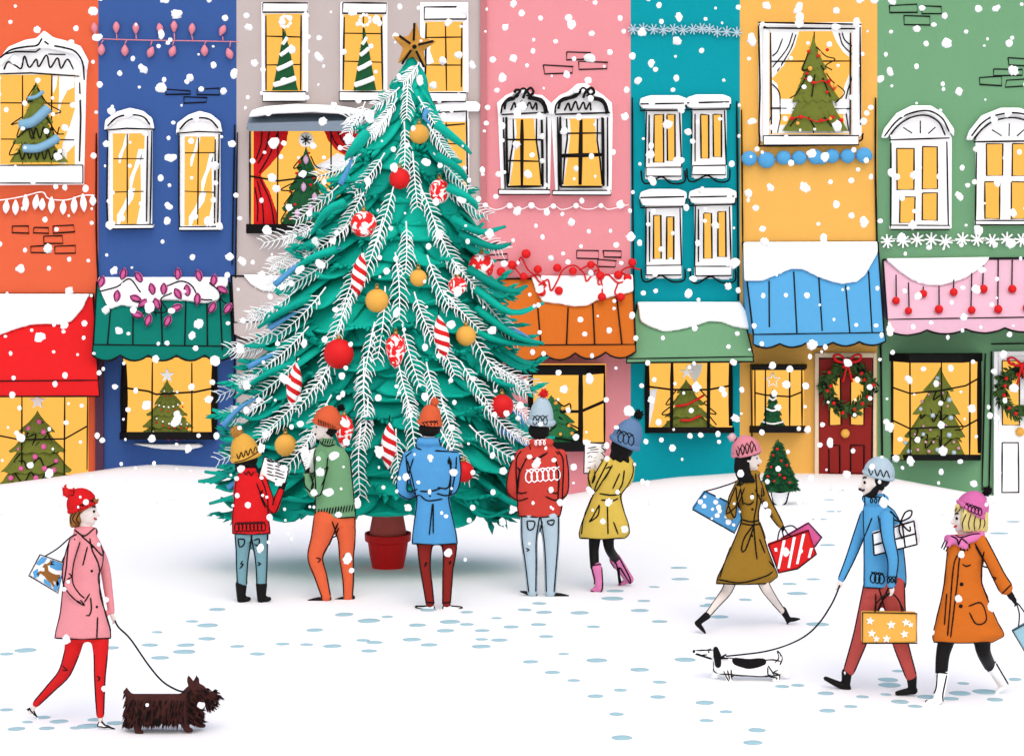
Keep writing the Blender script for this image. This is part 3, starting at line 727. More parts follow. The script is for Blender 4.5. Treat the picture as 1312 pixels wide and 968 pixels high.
# ================================================================== trees on display
STARW = M('white_star_glaze', (252, 250, 244), .5, .03, 0)
def star_poly(cx, cy, r, r2=None, n=5, rot=-90):
    r2 = r2 or r*.42; out = []
    for i in range(2*n):
        a = math.radians(rot+i*180/n); q = r if i % 2 == 0 else r2
        out.append((cx+q*math.cos(a), cy+q*math.sin(a)))
    return out
class DTree:
    """small decorated tree: tiered crown built in the round"""
    def __init__(s, label, apex, yb, xl, xr, Y, mat, tiers=4, sy=.55, jag=.12, needles=160, droop=.3, name='display_tree', blade=.06, slope=None, cover=.62, group=None):
        s.Y = Y; s.mpp = Y/F; s.ax, s.ay = apex; s.yb = yb; s.xl, s.xr = xl, xr
        cx = (xl+xr)/2; s.cx = cx
        base = P(cx, yb, Y); s.h = (yb-s.ay)*s.mpp; s.R = (xr-xl)/2*s.mpp; s.sy = sy
        s.t = root(name, base, label, 'tree', group)
        lean = (s.ax-cx)*s.mpp; s.lean = lean; s.base = base
        m = MB(); N = 30
        for k in range(tiers):
            f0 = k/tiers; f1 = (k+1)/tiers
            z1 = s.h*(1-f0) if k == 0 else s.h*(1-f0)+s.h/tiers*.25
            z0 = s.h*(1-f1)
            r0 = s.R*f0*cover if k else .004; r1 = s.R*(f1**(slope or .9))
            ph = U(0, 6); prof = []
            vs = []; rows = 5
            for i in range(rows+1):
                t = i/rows
                r = r0+(r1-r0)*(t**(1+droop)); z = z1+(z0-z1)*t
                for a in range(N):
                    an = 2*math.pi*a/N; jj = 1+jag*t*math.sin(an*7+ph)+U(-.5, .5)*jag*t
                    zz = z-(jag*s.h/tiers*1.1*t*t if a % 2 else 0)+U(-.1, .1)*jag*s.h/tiers
                    vs.append(base+Vector((r*jj*math.cos(an)+lean*z/s.h, r*jj*math.sin(an)*sy, max(0, zz))))
            # closed underside
            for a in range(N):
                an = 2*math.pi*a/N
                vs.append(base+Vector((r1*.35*math.cos(an)+lean*z0/s.h, r1*.35*math.sin(an)*sy, z0+s.h/tiers*.12)))
            fs = []
            for i in range(rows+1):
                for a in range(N): fs.append([i*N+a, i*N+(a+1) % N, (i+1)*N+(a+1) % N, (i+1)*N+a])
            fs.append(list(range(N))[::-1]); fs.append([(rows+1)*N+a for a in range(N)])
            m.add(vs, fs)
        for i in range(needles):
            f = R()**.6; an = U(0, 2*math.pi); r = s.R*f*.86
            p = base+Vector((r*math.cos(an)+lean*(1-f), r*math.sin(an)*sy, s.h*(1-f)*.97+.01))
            m.blade(p, (math.cos(an), math.sin(an)*sy, -.55), U(.6, 1.2)*blade, blade*.28)
        s.crown = obj('crown', m, mat, s.t, smooth=False)
    def front(s, px, py, off=.03):
        z = (s.yb-py)*s.mpp; f = min(1, max(0.05, 1-z/s.h)); r = s.R*f*.95
        dx = (px-(s.cx+(s.ax-s.cx)*(1-f)))*s.mpp
        d = math.sqrt(max(0, r*r-dx*dx))*s.sy
        return P(px, py, s.Y-d-off)
    def swag(s, pts, w, mat, name='garland', beads=None):
        m = MB(); q = [s.front(x, y) for x, y in pts]; q = catmull(q, n=6)
        if beads:
            L = 0
            for a, b in zip(q, q[1:]):
                L += (b-a).length
                if L > beads: m.ball(b, w/2*s.mpp, seg=8, rings=6); L = 0
        else: m.tube(q, w/2*s.mpp, 6)
        if m.v: obj(name, m, mat, s.t, smooth=True)
    def dots(s, pts, r, mat, name='bauble'):
        for x, y in pts:
            m = MB(); m.ball(s.front(x, y, .02), r*s.mpp*U(.85, 1.15), seg=10, rings=7); obj(name, m, mat, s.t, smooth=True)
    def star(s, cx, cy, r, mat=None, pts=5, thin=.42):
        m = MB(); m.prism(star_poly(cx, cy, r, r*thin, pts), s.Y-.05, .05); obj('star', m, mat or STARW, s.t, bevel=.006)
    def strokes(s, lines, w=1.8):
        m = MB()
        for ln in lines: m.tube(catmull([s.front(x, y, .015) for x, y in ln], n=5), w/2*s.mpp, 5)
        obj('dark_twigs', m, INK, s.t, smooth=True)
    def pot(s, pts, mat, edge=None):
        (x0, y0), (x1, y1) = pts
        c = P((x0+x1)/2, y1, s.Y); h = (y1-y0)*s.mpp; r1 = (x1-x0)/2*s.mpp; r0 = r1*.62
        m = MB(); m.lathe(c, [(r0*.2, .004), (r0, .0), (r1*.93, h*.86), (r1, h*.87), (r1, h), (r1*.85, h), (r1*.84, h*.9), (.01, h*.9)], 24)
        return obj('plant_pot', m, mat, s.t, smooth=False, bevel=.004)

YT = YF-.2
def scribble(x0, x1, y, n, a):
    return [(x0+(x1-x0)*i/(n*2), y+(a if i % 2 else -a)+U(-1, 1)) for i in range(n*2+1)]
LBLUE = M('pale_blue_tinsel', (140, 190, 220), .8, .1, .1)
t = DTree('olive tree wound with pale blue tinsel in the orange shop\'s upper window', (46, 104), 208, 12, 84, YF-.17, OLIVE, 4, .22)
t.swag([(36, 126), (46, 124), (56, 117)], 5, LBLUE); t.swag([(26, 160), (42, 156), (58, 142), (62, 138)], 13, LBLUE); t.swag([(30, 190), (48, 190), (66, 182), (74, 176)], 11, LBLUE)
t.strokes([[(46, 108), (34, 128), (42, 130)], [(48, 112), (60, 132), (78, 143), (66, 146)], [(28, 150), (14, 160), (26, 158), (22, 176), (38, 164), (44, 178)], [(60, 150), (72, 170), (82, 172)], [(20, 180), (12, 198), (24, 196)], scribble(36, 76, 170, 4, 7), scribble(24, 80, 198, 6, 6)])
t = DTree('broad olive tree with pink baubles in the window under the red awning', (48, 526), 628, -6, 100, YF-.24, OLIVE, 4, .34, jag=.08, slope=.62, cover=.8)
t.star(48, 514, 11); t.dots([(50, 540), (37, 549), (56, 553), (24, 575), (56, 572), (45, 585), (27, 600), (57, 600), (69, 602), (46, 612), (14, 612), (72, 590)], 3.4, PINKB)
t.strokes([[(40, 545), (34, 560), (46, 556), (42, 572), (60, 558)], [(54, 540), (66, 565), (76, 578), (64, 580)], [(26, 580), (18, 592), (30, 590), (36, 600), (50, 586), (58, 598), (74, 592)], [(18, 605), (30, 618), (40, 604), (48, 620), (60, 606), (72, 618)]])
t = DTree('olive tree with red and white bead garlands in the blue shop\'s window', (214, 486), 560, 178, 252, YF-.2, OLIVE, 5, .3, jag=.16)
t.star(214, 481, 10)
for (a, b, c, d) in [(206, 497, 224, 500), (198, 517, 234, 516), (193, 532, 240, 543), (186, 550, 246, 556)]:
    mid = ((a+c)/2, (b+d)/2+5)
    t.swag([(a, b), mid, (c, d)], 2.6, STARW, beads=.07)
    t.swag([(a, b+5), (mid[0], mid[1]+5), (c, d+5)], 2.6, RED, beads=.09)
for lab, ax, cx0, cx1, ay in [('slim white striped tree in the leftmost attic window of the grey house', 365, 349, 382, 38), ('slim white striped tree in the grey attic window nearest the big star', 467, 453, 482, 36)]:
    t = DTree(lab, (ax, ay), 116, cx0, cx1, YF-.17, DARKG, 3, .25, jag=.04, needles=60, cover=.9, slope=1, droop=0, blade=.04)
    for k, y in enumerate([52, 66, 84, 104]):
        f = (y-ay)/(116-ay); w = (cx1-cx0)/2*f
        t.swag([(ax-w, y+5), (ax, y+1), (ax+w, y-4)], 4.5+k*.8, STARW)
    m = MB()
    for a in range(9): m.ball(P(ax+6*math.cos(a*.7+2.4)*(1 if a < 5 else 1.2), ay-10+7*math.sin(a*.7+2.4), YF-.2), .028, seg=8, rings=6)
    obj('topper', m, STARW, t.t, smooth=True)
t = DTree('dark green tree with pink drop baubles between the red curtains', (392, 188), 293, 356, 430, YF-.22, DARKG, 4, .28, jag=.15)
m = MB(); m.ball(P(392, 179, YF-.2), .115, .03, .115, 16, 9); stb = obj('star', m, STARW, t.t, smooth=True)
m = MB()
for a in range(4):
    c_, s_ = math.cos(a*math.pi/4), math.sin(a*math.pi/4); m.line([(392-7*c_, 179-7*s_), (392+7*c_, 179+7*s_)], YF-.24, 2)
obj('star_rays', m, INK, stb)
LIL = M('lilac_glaze', (226, 180, 216), .5, .05, .02)
for x, y in [(392, 205), (389, 240), (403, 253), (381, 274), (398, 268)]:
    m = MB(); c = t.front(x, y, .03); m.lathe(c-Vector((0, 0, .07)), [(.002, 0), (.03, .03), (.042, .07), (.036, .11), (.004, .15)], 10); obj('drop_bauble', m, LIL, t.t, smooth=True)
t.dots([(384, 208), (396, 196), (380, 222), (402, 228), (412, 246), (372, 246), (378, 262), (408, 270), (372, 280), (396, 282), (398, 237)], 1.9, RED)
t.strokes([[(388, 200), (376, 215), (386, 214)], [(398, 200), (406, 214), (424, 218)], [(380, 232), (360, 243), (374, 246), (364, 262)], [(404, 230), (420, 238), (424, 248), (412, 244)], [(368, 268), (360, 284), (372, 290)], [(410, 258), (424, 270), (420, 284)]])
t = DTree('dark green tree with small gold baubles in the pink shop\'s window', (706, 506), 574, 674, 752, YF-.22, M('mid_green_needles', (46, 118, 70), .8, .18, .2, 20), 4, .28, jag=.12, slope=.65, cover=.75)
t.dots([(712, 516), (721, 523), (729, 545), (700, 530), (718, 556), (733, 555), (690, 552)], 2.4, GOLD)
t.strokes([[(712, 512), (722, 520), (730, 517), (730, 526), (718, 528)], [(716, 534), (728, 542), (742, 550), (732, 556)], [(704, 540), (712, 544), (704, 552)], [(708, 560), (722, 562), (740, 566)]], 2.2)
t = DTree('olive tree with red ribbon swags in the turquoise shop\'s window', (879, 486), 548, 848, 916, YF-.2, OLIVE, 4, .3, slope=.7)
t.star(880, 477, 10, thin=.3)
for p in [[(866, 520), (880, 518), (892, 512), (902, 506)], [(872, 538), (884, 538), (898, 532)], [(884, 496), (892, 492)]]: t.swag(p, 3, RED)
t.strokes([[(866, 500), (853, 518), (864, 516), (848, 530), (860, 530)], [(896, 498), (908, 512), (902, 516), (918, 530), (908, 530), (918, 544)]])
# yellow shop
ub = DTree('olive tree with red and gold baubles behind the yellow shop\'s upper curtains', (1042, 46), 168, 1003, 1086, YF-.15, OLIVE, 3, .13, jag=.1)
ub.dots([(1036, 66), (1048, 72), (1060, 64), (1034, 94), (1042, 106), (1062, 104), (1070, 112), (1060, 118), (1014, 152), (1026, 150), (1052, 154), (1066, 150), (1078, 154)], 2.4, RED)
ub.dots([(1050, 68), (1058, 92), (1038, 88), (1070, 110), (1022, 158), (1064, 152)], 2.8, GOLD)
ub.swag([(1030, 100), (1044, 106), (1056, 104), (1070, 116)], 1.6, RED); ub.swag([(1012, 152), (1030, 150), (1048, 156), (1070, 150)], 1.6, RED)
ub.strokes([[(1036, 66), (1028, 90), (1036, 90), (1022, 118), (1012, 126)], [(1046, 60), (1058, 72), (1070, 76), (1058, 84), (1066, 90)], [(1052, 84), (1066, 104), (1082, 118), (1070, 132)], [(1044, 96), (1040, 124)], [(1054, 100), (1064, 124)], [(1012, 162), (1022, 150)], [(1036, 150), (1044, 164)], [(1056, 150), (1066, 162)]], 1.7)
t = DTree('tiny dark green tree with white tinsel in the small bay beside the red door', (990, 498), 546, 974, 1006, YF-.2, DARKG, 3, .5, jag=.15, needles=60, blade=.045)
for y, w in [(510, 5), (524, 9), (541, 14)]: t.swag([(990-w, y-1), (990, y+2), (990+w, y-1)], 2.6, STARW)
m = MB(); q = star_poly(990, 487, 10, 4.2); m.line(q, YF-.24, 2.2, closed=True, jit=0); obj('star', m, STARW, t.t, smooth=True)
t = DTree('tall olive tree with pink and ice blue dots in the sage shop\'s bay window', (1205, 470), 588, 1150, 1240, YF-.22, OLIVE, 4, .3, jag=.06, slope=.6, cover=.82)
t.dots([(1201, 484), (1216, 512), (1195, 532), (1218, 535), (1183, 556), (1201, 576), (1216, 557), (1160, 567), (1180, 524), (1165, 578), (1222, 580)], 3, M('ice_blue_glaze', (197, 219, 231), .5, .04, 0))
t.dots([(1204, 491), (1190, 505), (1208, 503), (1214, 520), (1222, 528), (1183, 546), (1192, 550), (1212, 545), (1186, 566), (1196, 566), (1208, 572), (1172, 556), (1176, 576), (1222, 566), (1190, 578), (1228, 574), (1181, 514)], 1.9, M('rose_glaze', (236, 170, 190), .5, .04, 0))
t.strokes([[(1200, 500), (1196, 512), (1206, 506), (1210, 514), (1214, 502)], [(1182, 520), (1180, 536), (1192, 524), (1196, 540), (1204, 526), (1206, 538), (1218, 528)], [(1164, 555), (1176, 550), (1172, 566), (1188, 556), (1186, 574), (1202, 558), (1206, 572), (1224, 558)], [(1216, 512), (1222, 530), (1234, 548), (1222, 552), (1232, 566)]])

# ------------------------------------------------------------------ potted tree outside
g = ground_at(999, 646)
t = DTree('small dark green potted tree with red berries beside the red door', (997, 562), 626, 974, 1023, g.y, DARKG, 6, .9, jag=.2, needles=900, name='potted_tree', blade=.07)
t.pot(((987, 627), (1012, 646)), WHITE)
m = MB(); m.tube([P(999, 632, g.y), P(998, 615, g.y)], .035, 8); obj('trunk', m, M('bark_brown', (96, 66, 44), .9, .15, .4), t.t)
t.dots([(996, 575), (1004, 580), (991, 583), (1001, 590), (988, 598), (1008, 596), (996, 602), (984, 610), (1005, 612), (1015, 606), (992, 616), (1012, 618), (999, 608)], 1.7, RED, 'berry')
pp = [o for o in t.t.children if o.name.startswith('plant_pot')][0]
ink('rim_edging', pp, [pp], [[(987, 628), (999, 630), (1011, 628)], [(988, 629), (992, 645), (1005, 646), (1011, 629)]], 2.6, g.y)
OUTTREE = t

# ------------------------------------------------------------------ garlands
def garland(label, cat='garland', loc=None): return root('garland', loc, label, cat)
def drop(m, x, y, w, h, Y, ang=0, up=False):
    """bulb with pointed end hanging from x,y"""
    c = P(x, y, Y); k = Y/F
    rot = Matrix.Rotation(math.radians(ang), 3, 'Y')
    pr = [(.05, -1), (.55, -.72), (.9, -.35), (1, 0), (.8, .4), (.4, .8), (.22, 1)]
    if up: pr = [(r, -z) for r, z in pr][::-1]
    m.lathe(c, [(r*w/2*k, z*h/2*k) for r, z in pr], 12, rot=rot)
g = garland('string of white pointed bulbs under the orange shop\'s upper window', loc=P(60, 256, YF-.05))
m = MB(); m.line([(-20, 258), (6, 256), (30, 252), (54, 246), (62, 254), (84, 256), (104, 251), (121, 250)], YF-.05, 1.6, smooth=True); obj('cord', m, WHITE, g, smooth=True)
for x, y, h in [(8, 265, 18), (20, 266, 20), (33, 260, 22), (46, 259, 20), (54, 262, 16), (66, 263, 22), (81, 266, 19), (95, 263, 22), (107, 260, 24), (119, 257, 14), (-6, 266, 18)]:
    m = MB(); drop(m, x, y, 9, h, YF-.06, U(-8, 8)); obj('bulb', m, WHITE, g, smooth=True)
LPINK = M('pink_bulb_glass', (243, 150, 165), .4, .04, 0)
g = garland('string of pink pointed bulbs across the top of the blue shop', loc=P(212, 52, YF-.05))
m = MB(); m.line([(119, 50), (180, 52), (240, 52), (305, 54)], YF-.05, 1.4, smooth=True)
ups = [(121, 36, -5), (149, 35, 0), (174, 36, 0), (205, 37, -12), (223, 34, 0), (246, 37, 4), (285, 39, 25)]
dns = [(130, 64, 5), (160, 65, 0), (193, 67, 22), (221, 66, 20), (262, 65, 0), (294, 69, -20)]
for x, y, a in ups: m.line([(x, y+8), (x+1, 52)], YF-.05, 2)
for x, y, a in dns: m.line([(x, y-8), (x+2, 52)], YF-.05, 2)
obj('cord', m, LPINK, g, smooth=True)
for x, y, a in ups: m = MB(); drop(m, x, y, 9, 15, YF-.06, a, True); obj('bulb', m, LPINK, g, smooth=True)
for x, y, a in dns: m = MB(); drop(m, x, y, 10, 15, YF-.06, a); obj('bulb', m, LPINK, g, smooth=True)
g = garland('thin white looped thread with white dots across the pink shop', loc=P(712, 264, YF-.04))
m = MB(); xs_ = [622, 653, 681, 709, 738, 770, 797]
pts = []
for a, b in zip(xs_, xs_[1:]):
    pts += [(a, 263), ((a*2+b)/3, 268), ((a+2*b)/3, 267)]
pts.append((806, 262)); m.line(pts, YF-.04, 1.2, smooth=True); obj('cord', m, WHITE, g, smooth=True)
for x in xs_: m = MB(); m.ball(P(x, 264+U(-1, 1), YF-.05), U(3.4, 4.6)*.012, seg=10, rings=7); obj('bead', m, WHITE, g, smooth=True)
def flake(m, x, y, r, Y, n=4, w=1.8, dy=1.):
    a0 = U(0, 1)
    for k in range(n):
        a = a0+k*math.pi/n; c_, s_ = math.cos(a)*r, math.sin(a)*r*dy
        m.tube([P(x-c_, y-s_, Y+U(-.004, .004)), P(x+c_*U(.8, 1), y+s_*U(.8, 1), Y)], w/2*Y/F, 5)
ICE = M('ice_blue_paper', (197, 222, 234), .7, .04, 0)
g = garland('pale blue paper snowflake garland across the top of the turquoise shop', loc=P(878, 40, YF-.04))
m = MB(); m.line([(806, 38), (878, 39), (948, 43)], YF-.035, 1.2, smooth=True); obj('cord', m, ICE, g)
for x, y in [(811, 38), (824, 37), (837, 38), (850, 39), (863, 38), (875, 39), (888, 38), (899, 37), (909, 38), (919, 41), (931, 41), (944, 42)]:
    m = MB(); flake(m, x, y, 7.5, YF-.05); obj('paper_snowflake', m, ICE, g)
g = garland('row of round sky blue paper pompoms across the yellow shop', loc=P(1036, 203, YF-.04))
SKYB = M('sky_blue_paper', (93, 177, 232), .8, .06, .15)
m = MB(); m.line([(950, 202), (1036, 203), (1120, 201)], YF-.06, 1.6); obj('cord', m, SKYB, g)
for x, y, r in [(960, 203, 10), (982, 205, 11), (1004, 202, 9.5), (1024, 202, 9.5), (1045, 201, 10), (1053, 203, 8), (1066, 200, 9.5), (1086, 200, 9.5), (1107, 199, 10.5)]:
    m = MB(); m.ball(P(x, y, YF-.09), r*.012, .07, r*.0115, 16, 9, noise=.03); obj('pompom', m, SKYB, g, smooth=True)
g = garland('white paper snowflake garland above the pink awning', loc=P(1225, 307, YF-.04))
m = MB(); m.line([(1128, 306), (1220, 308), (1330, 307)], YF-.035, 1.2, smooth=True); obj('cord', m, WHITE, g)
for i, x in enumerate([1137, 1157, 1175, 1193, 1211, 1233, 1252, 1271, 1290, 1309, 1328]):
    m = MB(); flake(m, x, 308+U(-2, 2), 9.5, YF-.05, 4, 2.4); obj('paper_snowflake', m, WHITE, g)
# pink leaf lights on the green awning
A = AW['blue']
g = garland('tangled black wire of pink leaf shaped lights on the green scalloped awning', cat='fairy lights', loc=A.on(210, 395, .1))
m = MB()
for ln in [[(128, 373), (150, 367), (166, 357), (180, 374)], [(214, 366), (232, 360), (246, 366), (256, 382), (272, 384)], [(170, 385), (186, 390), (198, 400), (214, 398), (206, 383), (220, 375)], [(268, 362), (280, 372), (284, 384), (292, 390)], [(182, 402), (192, 396), (184, 390), (196, 394), (200, 404)]]:
    m.tube(catmull([A.on(x, y, .09) for x, y in ln], n=6), .011, 5)
obj('wire', m, INK, g, smooth=True)
LEAF = M('hot_pink_leaf', (240, 108, 178), .6, .05, 0)
for x, y, a in [(130, 361, -20), (158, 351, -15), (178, 355, 30), (150, 379, -5), (174, 382, 70), (184, 388, -55), (201, 389, 20), (195, 370, 15), (210, 370, 0), (176, 403, 75), (190, 410, -20), (215, 411, -25), (226, 394, -70), (228, 376, 30), (240, 372, 10), (253, 383, -5), (228, 351, 0), (255, 353, 15), (274, 359, -10), (285, 371, 60), (272, 394, -30), (292, 395, -35)]:
    m = MB(); c = A.on(x, y, .11); rot = Matrix.Rotation(math.radians(-a), 3, 'Y')
    m.lathe(c, [(.004, -.105), (.04, -.06), (.062, 0), (.05, .05), (.008, .1)], 10, sy=.45, rot=rot)
    lf = obj('leaf_light', m, LEAF, g, smooth=True)
    m = MB(); q = [c+rot @ Vector((.04*math.sin(tt)*(1), -.034, .085*math.cos(tt))) for tt in [k*math.pi/5 for k in range(11)]]
    m.tube(q, .007, 5); obj('leaf_outline', m, INK, lf, smooth=True)
# red berries on the brown awning
A = AW['pink']
g = garland('curling garland of red berries draped along the brown awning', loc=A.on(730, 360, .1))
m = MB()
def aon(x, y): return A.on(x, y, .1) if y > 356 else P(x, y, YF-.1)
for ln in [[(640, 352), (652, 352), (664, 336), (668, 330), (676, 345), (684, 352), (690, 360)], [(690, 360), (698, 366), (692, 374)], [(690, 366), (702, 358), (706, 372), (714, 360), (722, 345), (736, 340), (748, 350), (752, 360), (764, 346), (770, 358), (772, 378)],
           [(772, 354), (780, 352), (792, 362), (806, 356), (796, 348), (806, 342), (822, 346)], [(792, 362), (788, 376), (800, 380), (794, 386)], [(660, 344), (672, 356), (690, 352), (700, 366)], [(742, 346), (760, 338), (768, 348), (766, 362), (772, 366)]]:
    m.tube(catmull([aon(x, y) for x, y in ln], n=6), .014, 5)
REDW = M('red_wire', (226, 36, 34), .6, .05, 0)
obj('wire', m, REDW, g, smooth=True)
for x, y in [(674, 325), (656, 339), (642, 348), (671, 354), (689, 345), (694, 374), (714, 343), (716, 372), (734, 347), (757, 339), (769, 353), (771, 380), (804, 356), (810, 336), (795, 380), (792, 352)]:
    m = MB(); p = aon(x, y); m.ball(p-Vector((0, .03, 0)), .068*U(.85, 1.1), seg=12, rings=8); obj('berry', m, RED, g, smooth=True)
# bobbles on the pink awning
A = AW['green']
g = garland('row of red bobbles hanging on black strings over the pink awning', loc=A.on(1225, 370, .05))
for x, y0, y1 in [(1148, 352, 385), (1164, 362, 398), (1183, 367, 376), (1203, 366, 396), (1222, 358, 374), (1245, 350, 397), (1260, 340, 370), (1279, 330, 396), (1297, 333, 370), (1316, 332, 394)]:
    m = MB(); m.tube([A.on(x, y0, .075 if y0 > 345 else .012), A.on(x+U(-1, 1), y1-4, .03)], .011, 5); st = obj('string', m, INK, g)
    m = MB(); m.ball(A.on(x, y1, .06), .062*U(.9, 1.1), seg=12, rings=8); obj('bobble', m, RED, g, smooth=True)
# wreaths
for lab, cx, cy, Y in [('holly wreath with red berries and bow hanging on the red door', 1086, 497, YF-.13), ('holly wreath with red berries on the white door cut by the picture edge', 1309, 501, YF-.13)]:
    c = P(cx, cy, Y); g = root('wreath', c, lab, 'wreath'); Rr = 27*.012
    m = MB(); q = [c+Vector((Rr*math.cos(a), 0, Rr*math.sin(a))) for a in [2*math.pi*k/28 for k in range(28)]]
    m.tube(q, .065, 8, closed=True)
    for i in range(230):
        a = U(0, 2*math.pi); b = U(0, 2*math.pi); rr = .06
        p = c+Vector(((Rr+rr*math.cos(b))*math.cos(a), rr*math.sin(b), (Rr+rr*math.cos(b))*math.sin(a)))
        d = Vector((math.cos(a)*math.cos(b)-math.sin(a)*.8, math.sin(b)*.8-.3, math.sin(a)*math.cos(b)+math.cos(a)*.8))
        m.blade(p, d, U(.08, .14), .05)
    lf = obj('leaf_ring', m, M('holly_green', (70, 104, 52), .6, .3, .2, 30), g)
    m = MB()
    for i in range(46):
        a = U(0, 2*math.pi); p = c+Vector(((Rr+U(-.07, .07))*math.cos(a), -.075, (Rr+U(-.07, .07))*math.sin(a)))
        m.blade(p, (U(-1, 1), -.2, U(-1, 1)), U(.08, .13), .05)
    obj('dark_holly_leaves', m, M('dark_holly', (14, 26, 16), .6, .2, .1, 30), g)
    for k in range(13):
        a = k*2*math.pi/13+U(-.15, .15); p = c+Vector(((Rr+U(-.06, .1))*math.cos(a), -.1, (Rr+U(-.06, .1))*math.sin(a)))
        m = MB(); m.ball(p, .03, seg=8, rings=6); obj('berry', m, RED, g, smooth=True)
    m = MB(); by = Y-.12
    for sgn in (-1, 1):
        m.tube(catmull([P(cx, cy-33, by), P(cx+sgn*9, cy-42, by), P(cx+sgn*17, cy-42, by-.02), P(cx+sgn*14, cy-35, by-.02), P(cx, cy-32, by)], n=6), .018, 6, flat=1.8)
        m.tube(catmull([P(cx, cy-33, by), P(cx+sgn*3, cy-20, by-.02), P(cx+sgn*6, cy-8, by)], n=6), .016, 6, flat=1.8)
    m.ball(P(cx, cy-33, by-.01), .04)
    obj('bow', m, RED, g, smooth=True)
# ================================================================== the big tree
g = ground_at(497, 727); TY = g.y; TM = TY/F
TREE = root('christmas_tree', P(497, 727, TY), 'huge teal Christmas tree with frosted sprigs standing in a red pot in the square', 'tree')
def tcx(y): return interp([(60, 529), (160, 520), (300, 508), (450, 497), (660, 490)], y)
def thw(y): return interp([(72, 2), (110, 16), (150, 42), (200, 66), (250, 92), (300, 112), (350, 132), (400, 150), (450, 166), (500, 180), (560, 194), (620, 200), (660, 186)], y)
SQ = .68
TG = [M('teal_bough', (0, 150, 131), .8, .10, .25, 12, gain=1.1), M('deep_teal_bough', (0, 134, 118), .8, .12, .25, 12, gain=1.1), M('light_teal_bough', (8, 164, 143), .8, .10, .25, 12, gain=1.1)]
TBLUE = M('blue_bough', (96, 168, 224), .8, .08, .2, 12)
def tpt(y, ang, k=1.):
    """point on the tree's cone: picture row y, angle round the trunk (0 = right, -90 = towards the square)"""
    r = thw(y)*TM*k; c = P(tcx(y), y, TY)
    return c+Vector((r*math.cos(ang), r*math.sin(ang)*SQ, 0))
def bough(m, path, w, th, mi, jag=True):
    """drooping bough: a flattened lance shaped body with needles along both sides"""
    q = catmull(path, n=4); L = len(q)
    side0 = (q[-1]-q[0]).cross(Vector((0, 0, 1))).normalized()
    N = 8; vs = []
    for i, p in enumerate(q):
        t = i/(L-1)
        ww = w*(.55+1.2*t*(1-t)*2.2)*(1-t**3)*.62+.004
        tg = (q[min(i+1, L-1)]-q[max(i-1, 0)]).normalized(); sd = side0-tg*side0.dot(tg); sd.normalize(); up = sd.cross(tg)
        for k in range(N):
            a = 2*math.pi*k/N
            vs.append(p+sd*math.cos(a)*ww+up*math.sin(a)*th*(1-t*.7))
    fs = []
    for i in range(L-1):
        for k in range(N): fs.append([i*N+k, i*N+(k+1) % N, (i+1)*N+(k+1) % N, (i+1)*N+k])
    fs.append(list(range(N))[::-1]); fs.append([(L-1)*N+k for k in range(N)])
    m.add(vs, fs, mi)
    if jag:
        for i in range(3, L):
            tg = (q[i]-q[i-1]).normalized(); sd = (side0-tg*side0.dot(tg)).normalized(); t = i/(L-1)
            ww = w*(.55+2.64*t*(1-t))*(1-t**3)*.55
            for sg in (-1, 1):
                for k in range(1):
                    m.blade(q[i]+sd*sg*ww*U(.4, .8), tg+sd*sg*U(.2, .45)+Vector((0, 0, U(-.2, .05))), U(.10, .15), .06, mi, up=Vector((0, 0, 1)))
m = MB()
# core
prof = []
ys_ = list(range(630, 80, -24))
vs = []; N = 40
for y in ys_:
    for a in range(N):
        an = 2*math.pi*a/N; vs.append(tpt(y, an, .82*(1+.07*math.sin(an*9+y*.11)+U(-.04, .04))))
fs = []
for i in range(len(ys_)-1):
    for a in range(N): fs.append([i*N+a, i*N+(a+1) % N, (i+1)*N+(a+1) % N, (i+1)*N+a])
fs.append(list(range(N))[::-1]); fs.append([(len(ys_)-1)*N+a for a in range(N)])
m.add(vs, fs, 0)
# tip
m.lathe(P(527, 135, TY), [(.22, 0), (.17, .12), (.10, .28), (.05, .42), (.01, .46)], 14)
y = 118
while y < 652:
    n = int(7+thw(y)*.085)
    off = U(0, 6)
    for k in range(n):
        an = off+2*math.pi*k/n+U(-.12, .12)
        if y > 590 and math.sin(an) < -.3 and abs(math.cos(an)) < .45: yy_cap = 634
        else: yy_cap = 654
        dl = 34+thw(y)*.16
        y0 = max(84, y-dl*U(.75, 1.05)); yy = min(yy_cap, y+U(-8, 8))
        kk = U(.94, 1.08)
        # right-hand boughs reach out to long free tips, as in the picture
        if math.cos(an) > .6: kk *= U(.88, .98)
        a = tpt(y0, an, .35); b = tpt((y0+yy)/2, an, .8); c = tpt(yy, an, 1.*kk); tip = tpt(yy-U(-4, 7), an, 1.12*kk)
        bough(m, [a, b, c, tip], .17+thw(y)*.0019, .045, random.choices([0, 1, 2], [6, 1, 3])[0], R() < .3)
    y += 19+thw(y)*.06
crown = obj('crown', m, TG, TREE, smooth=True)
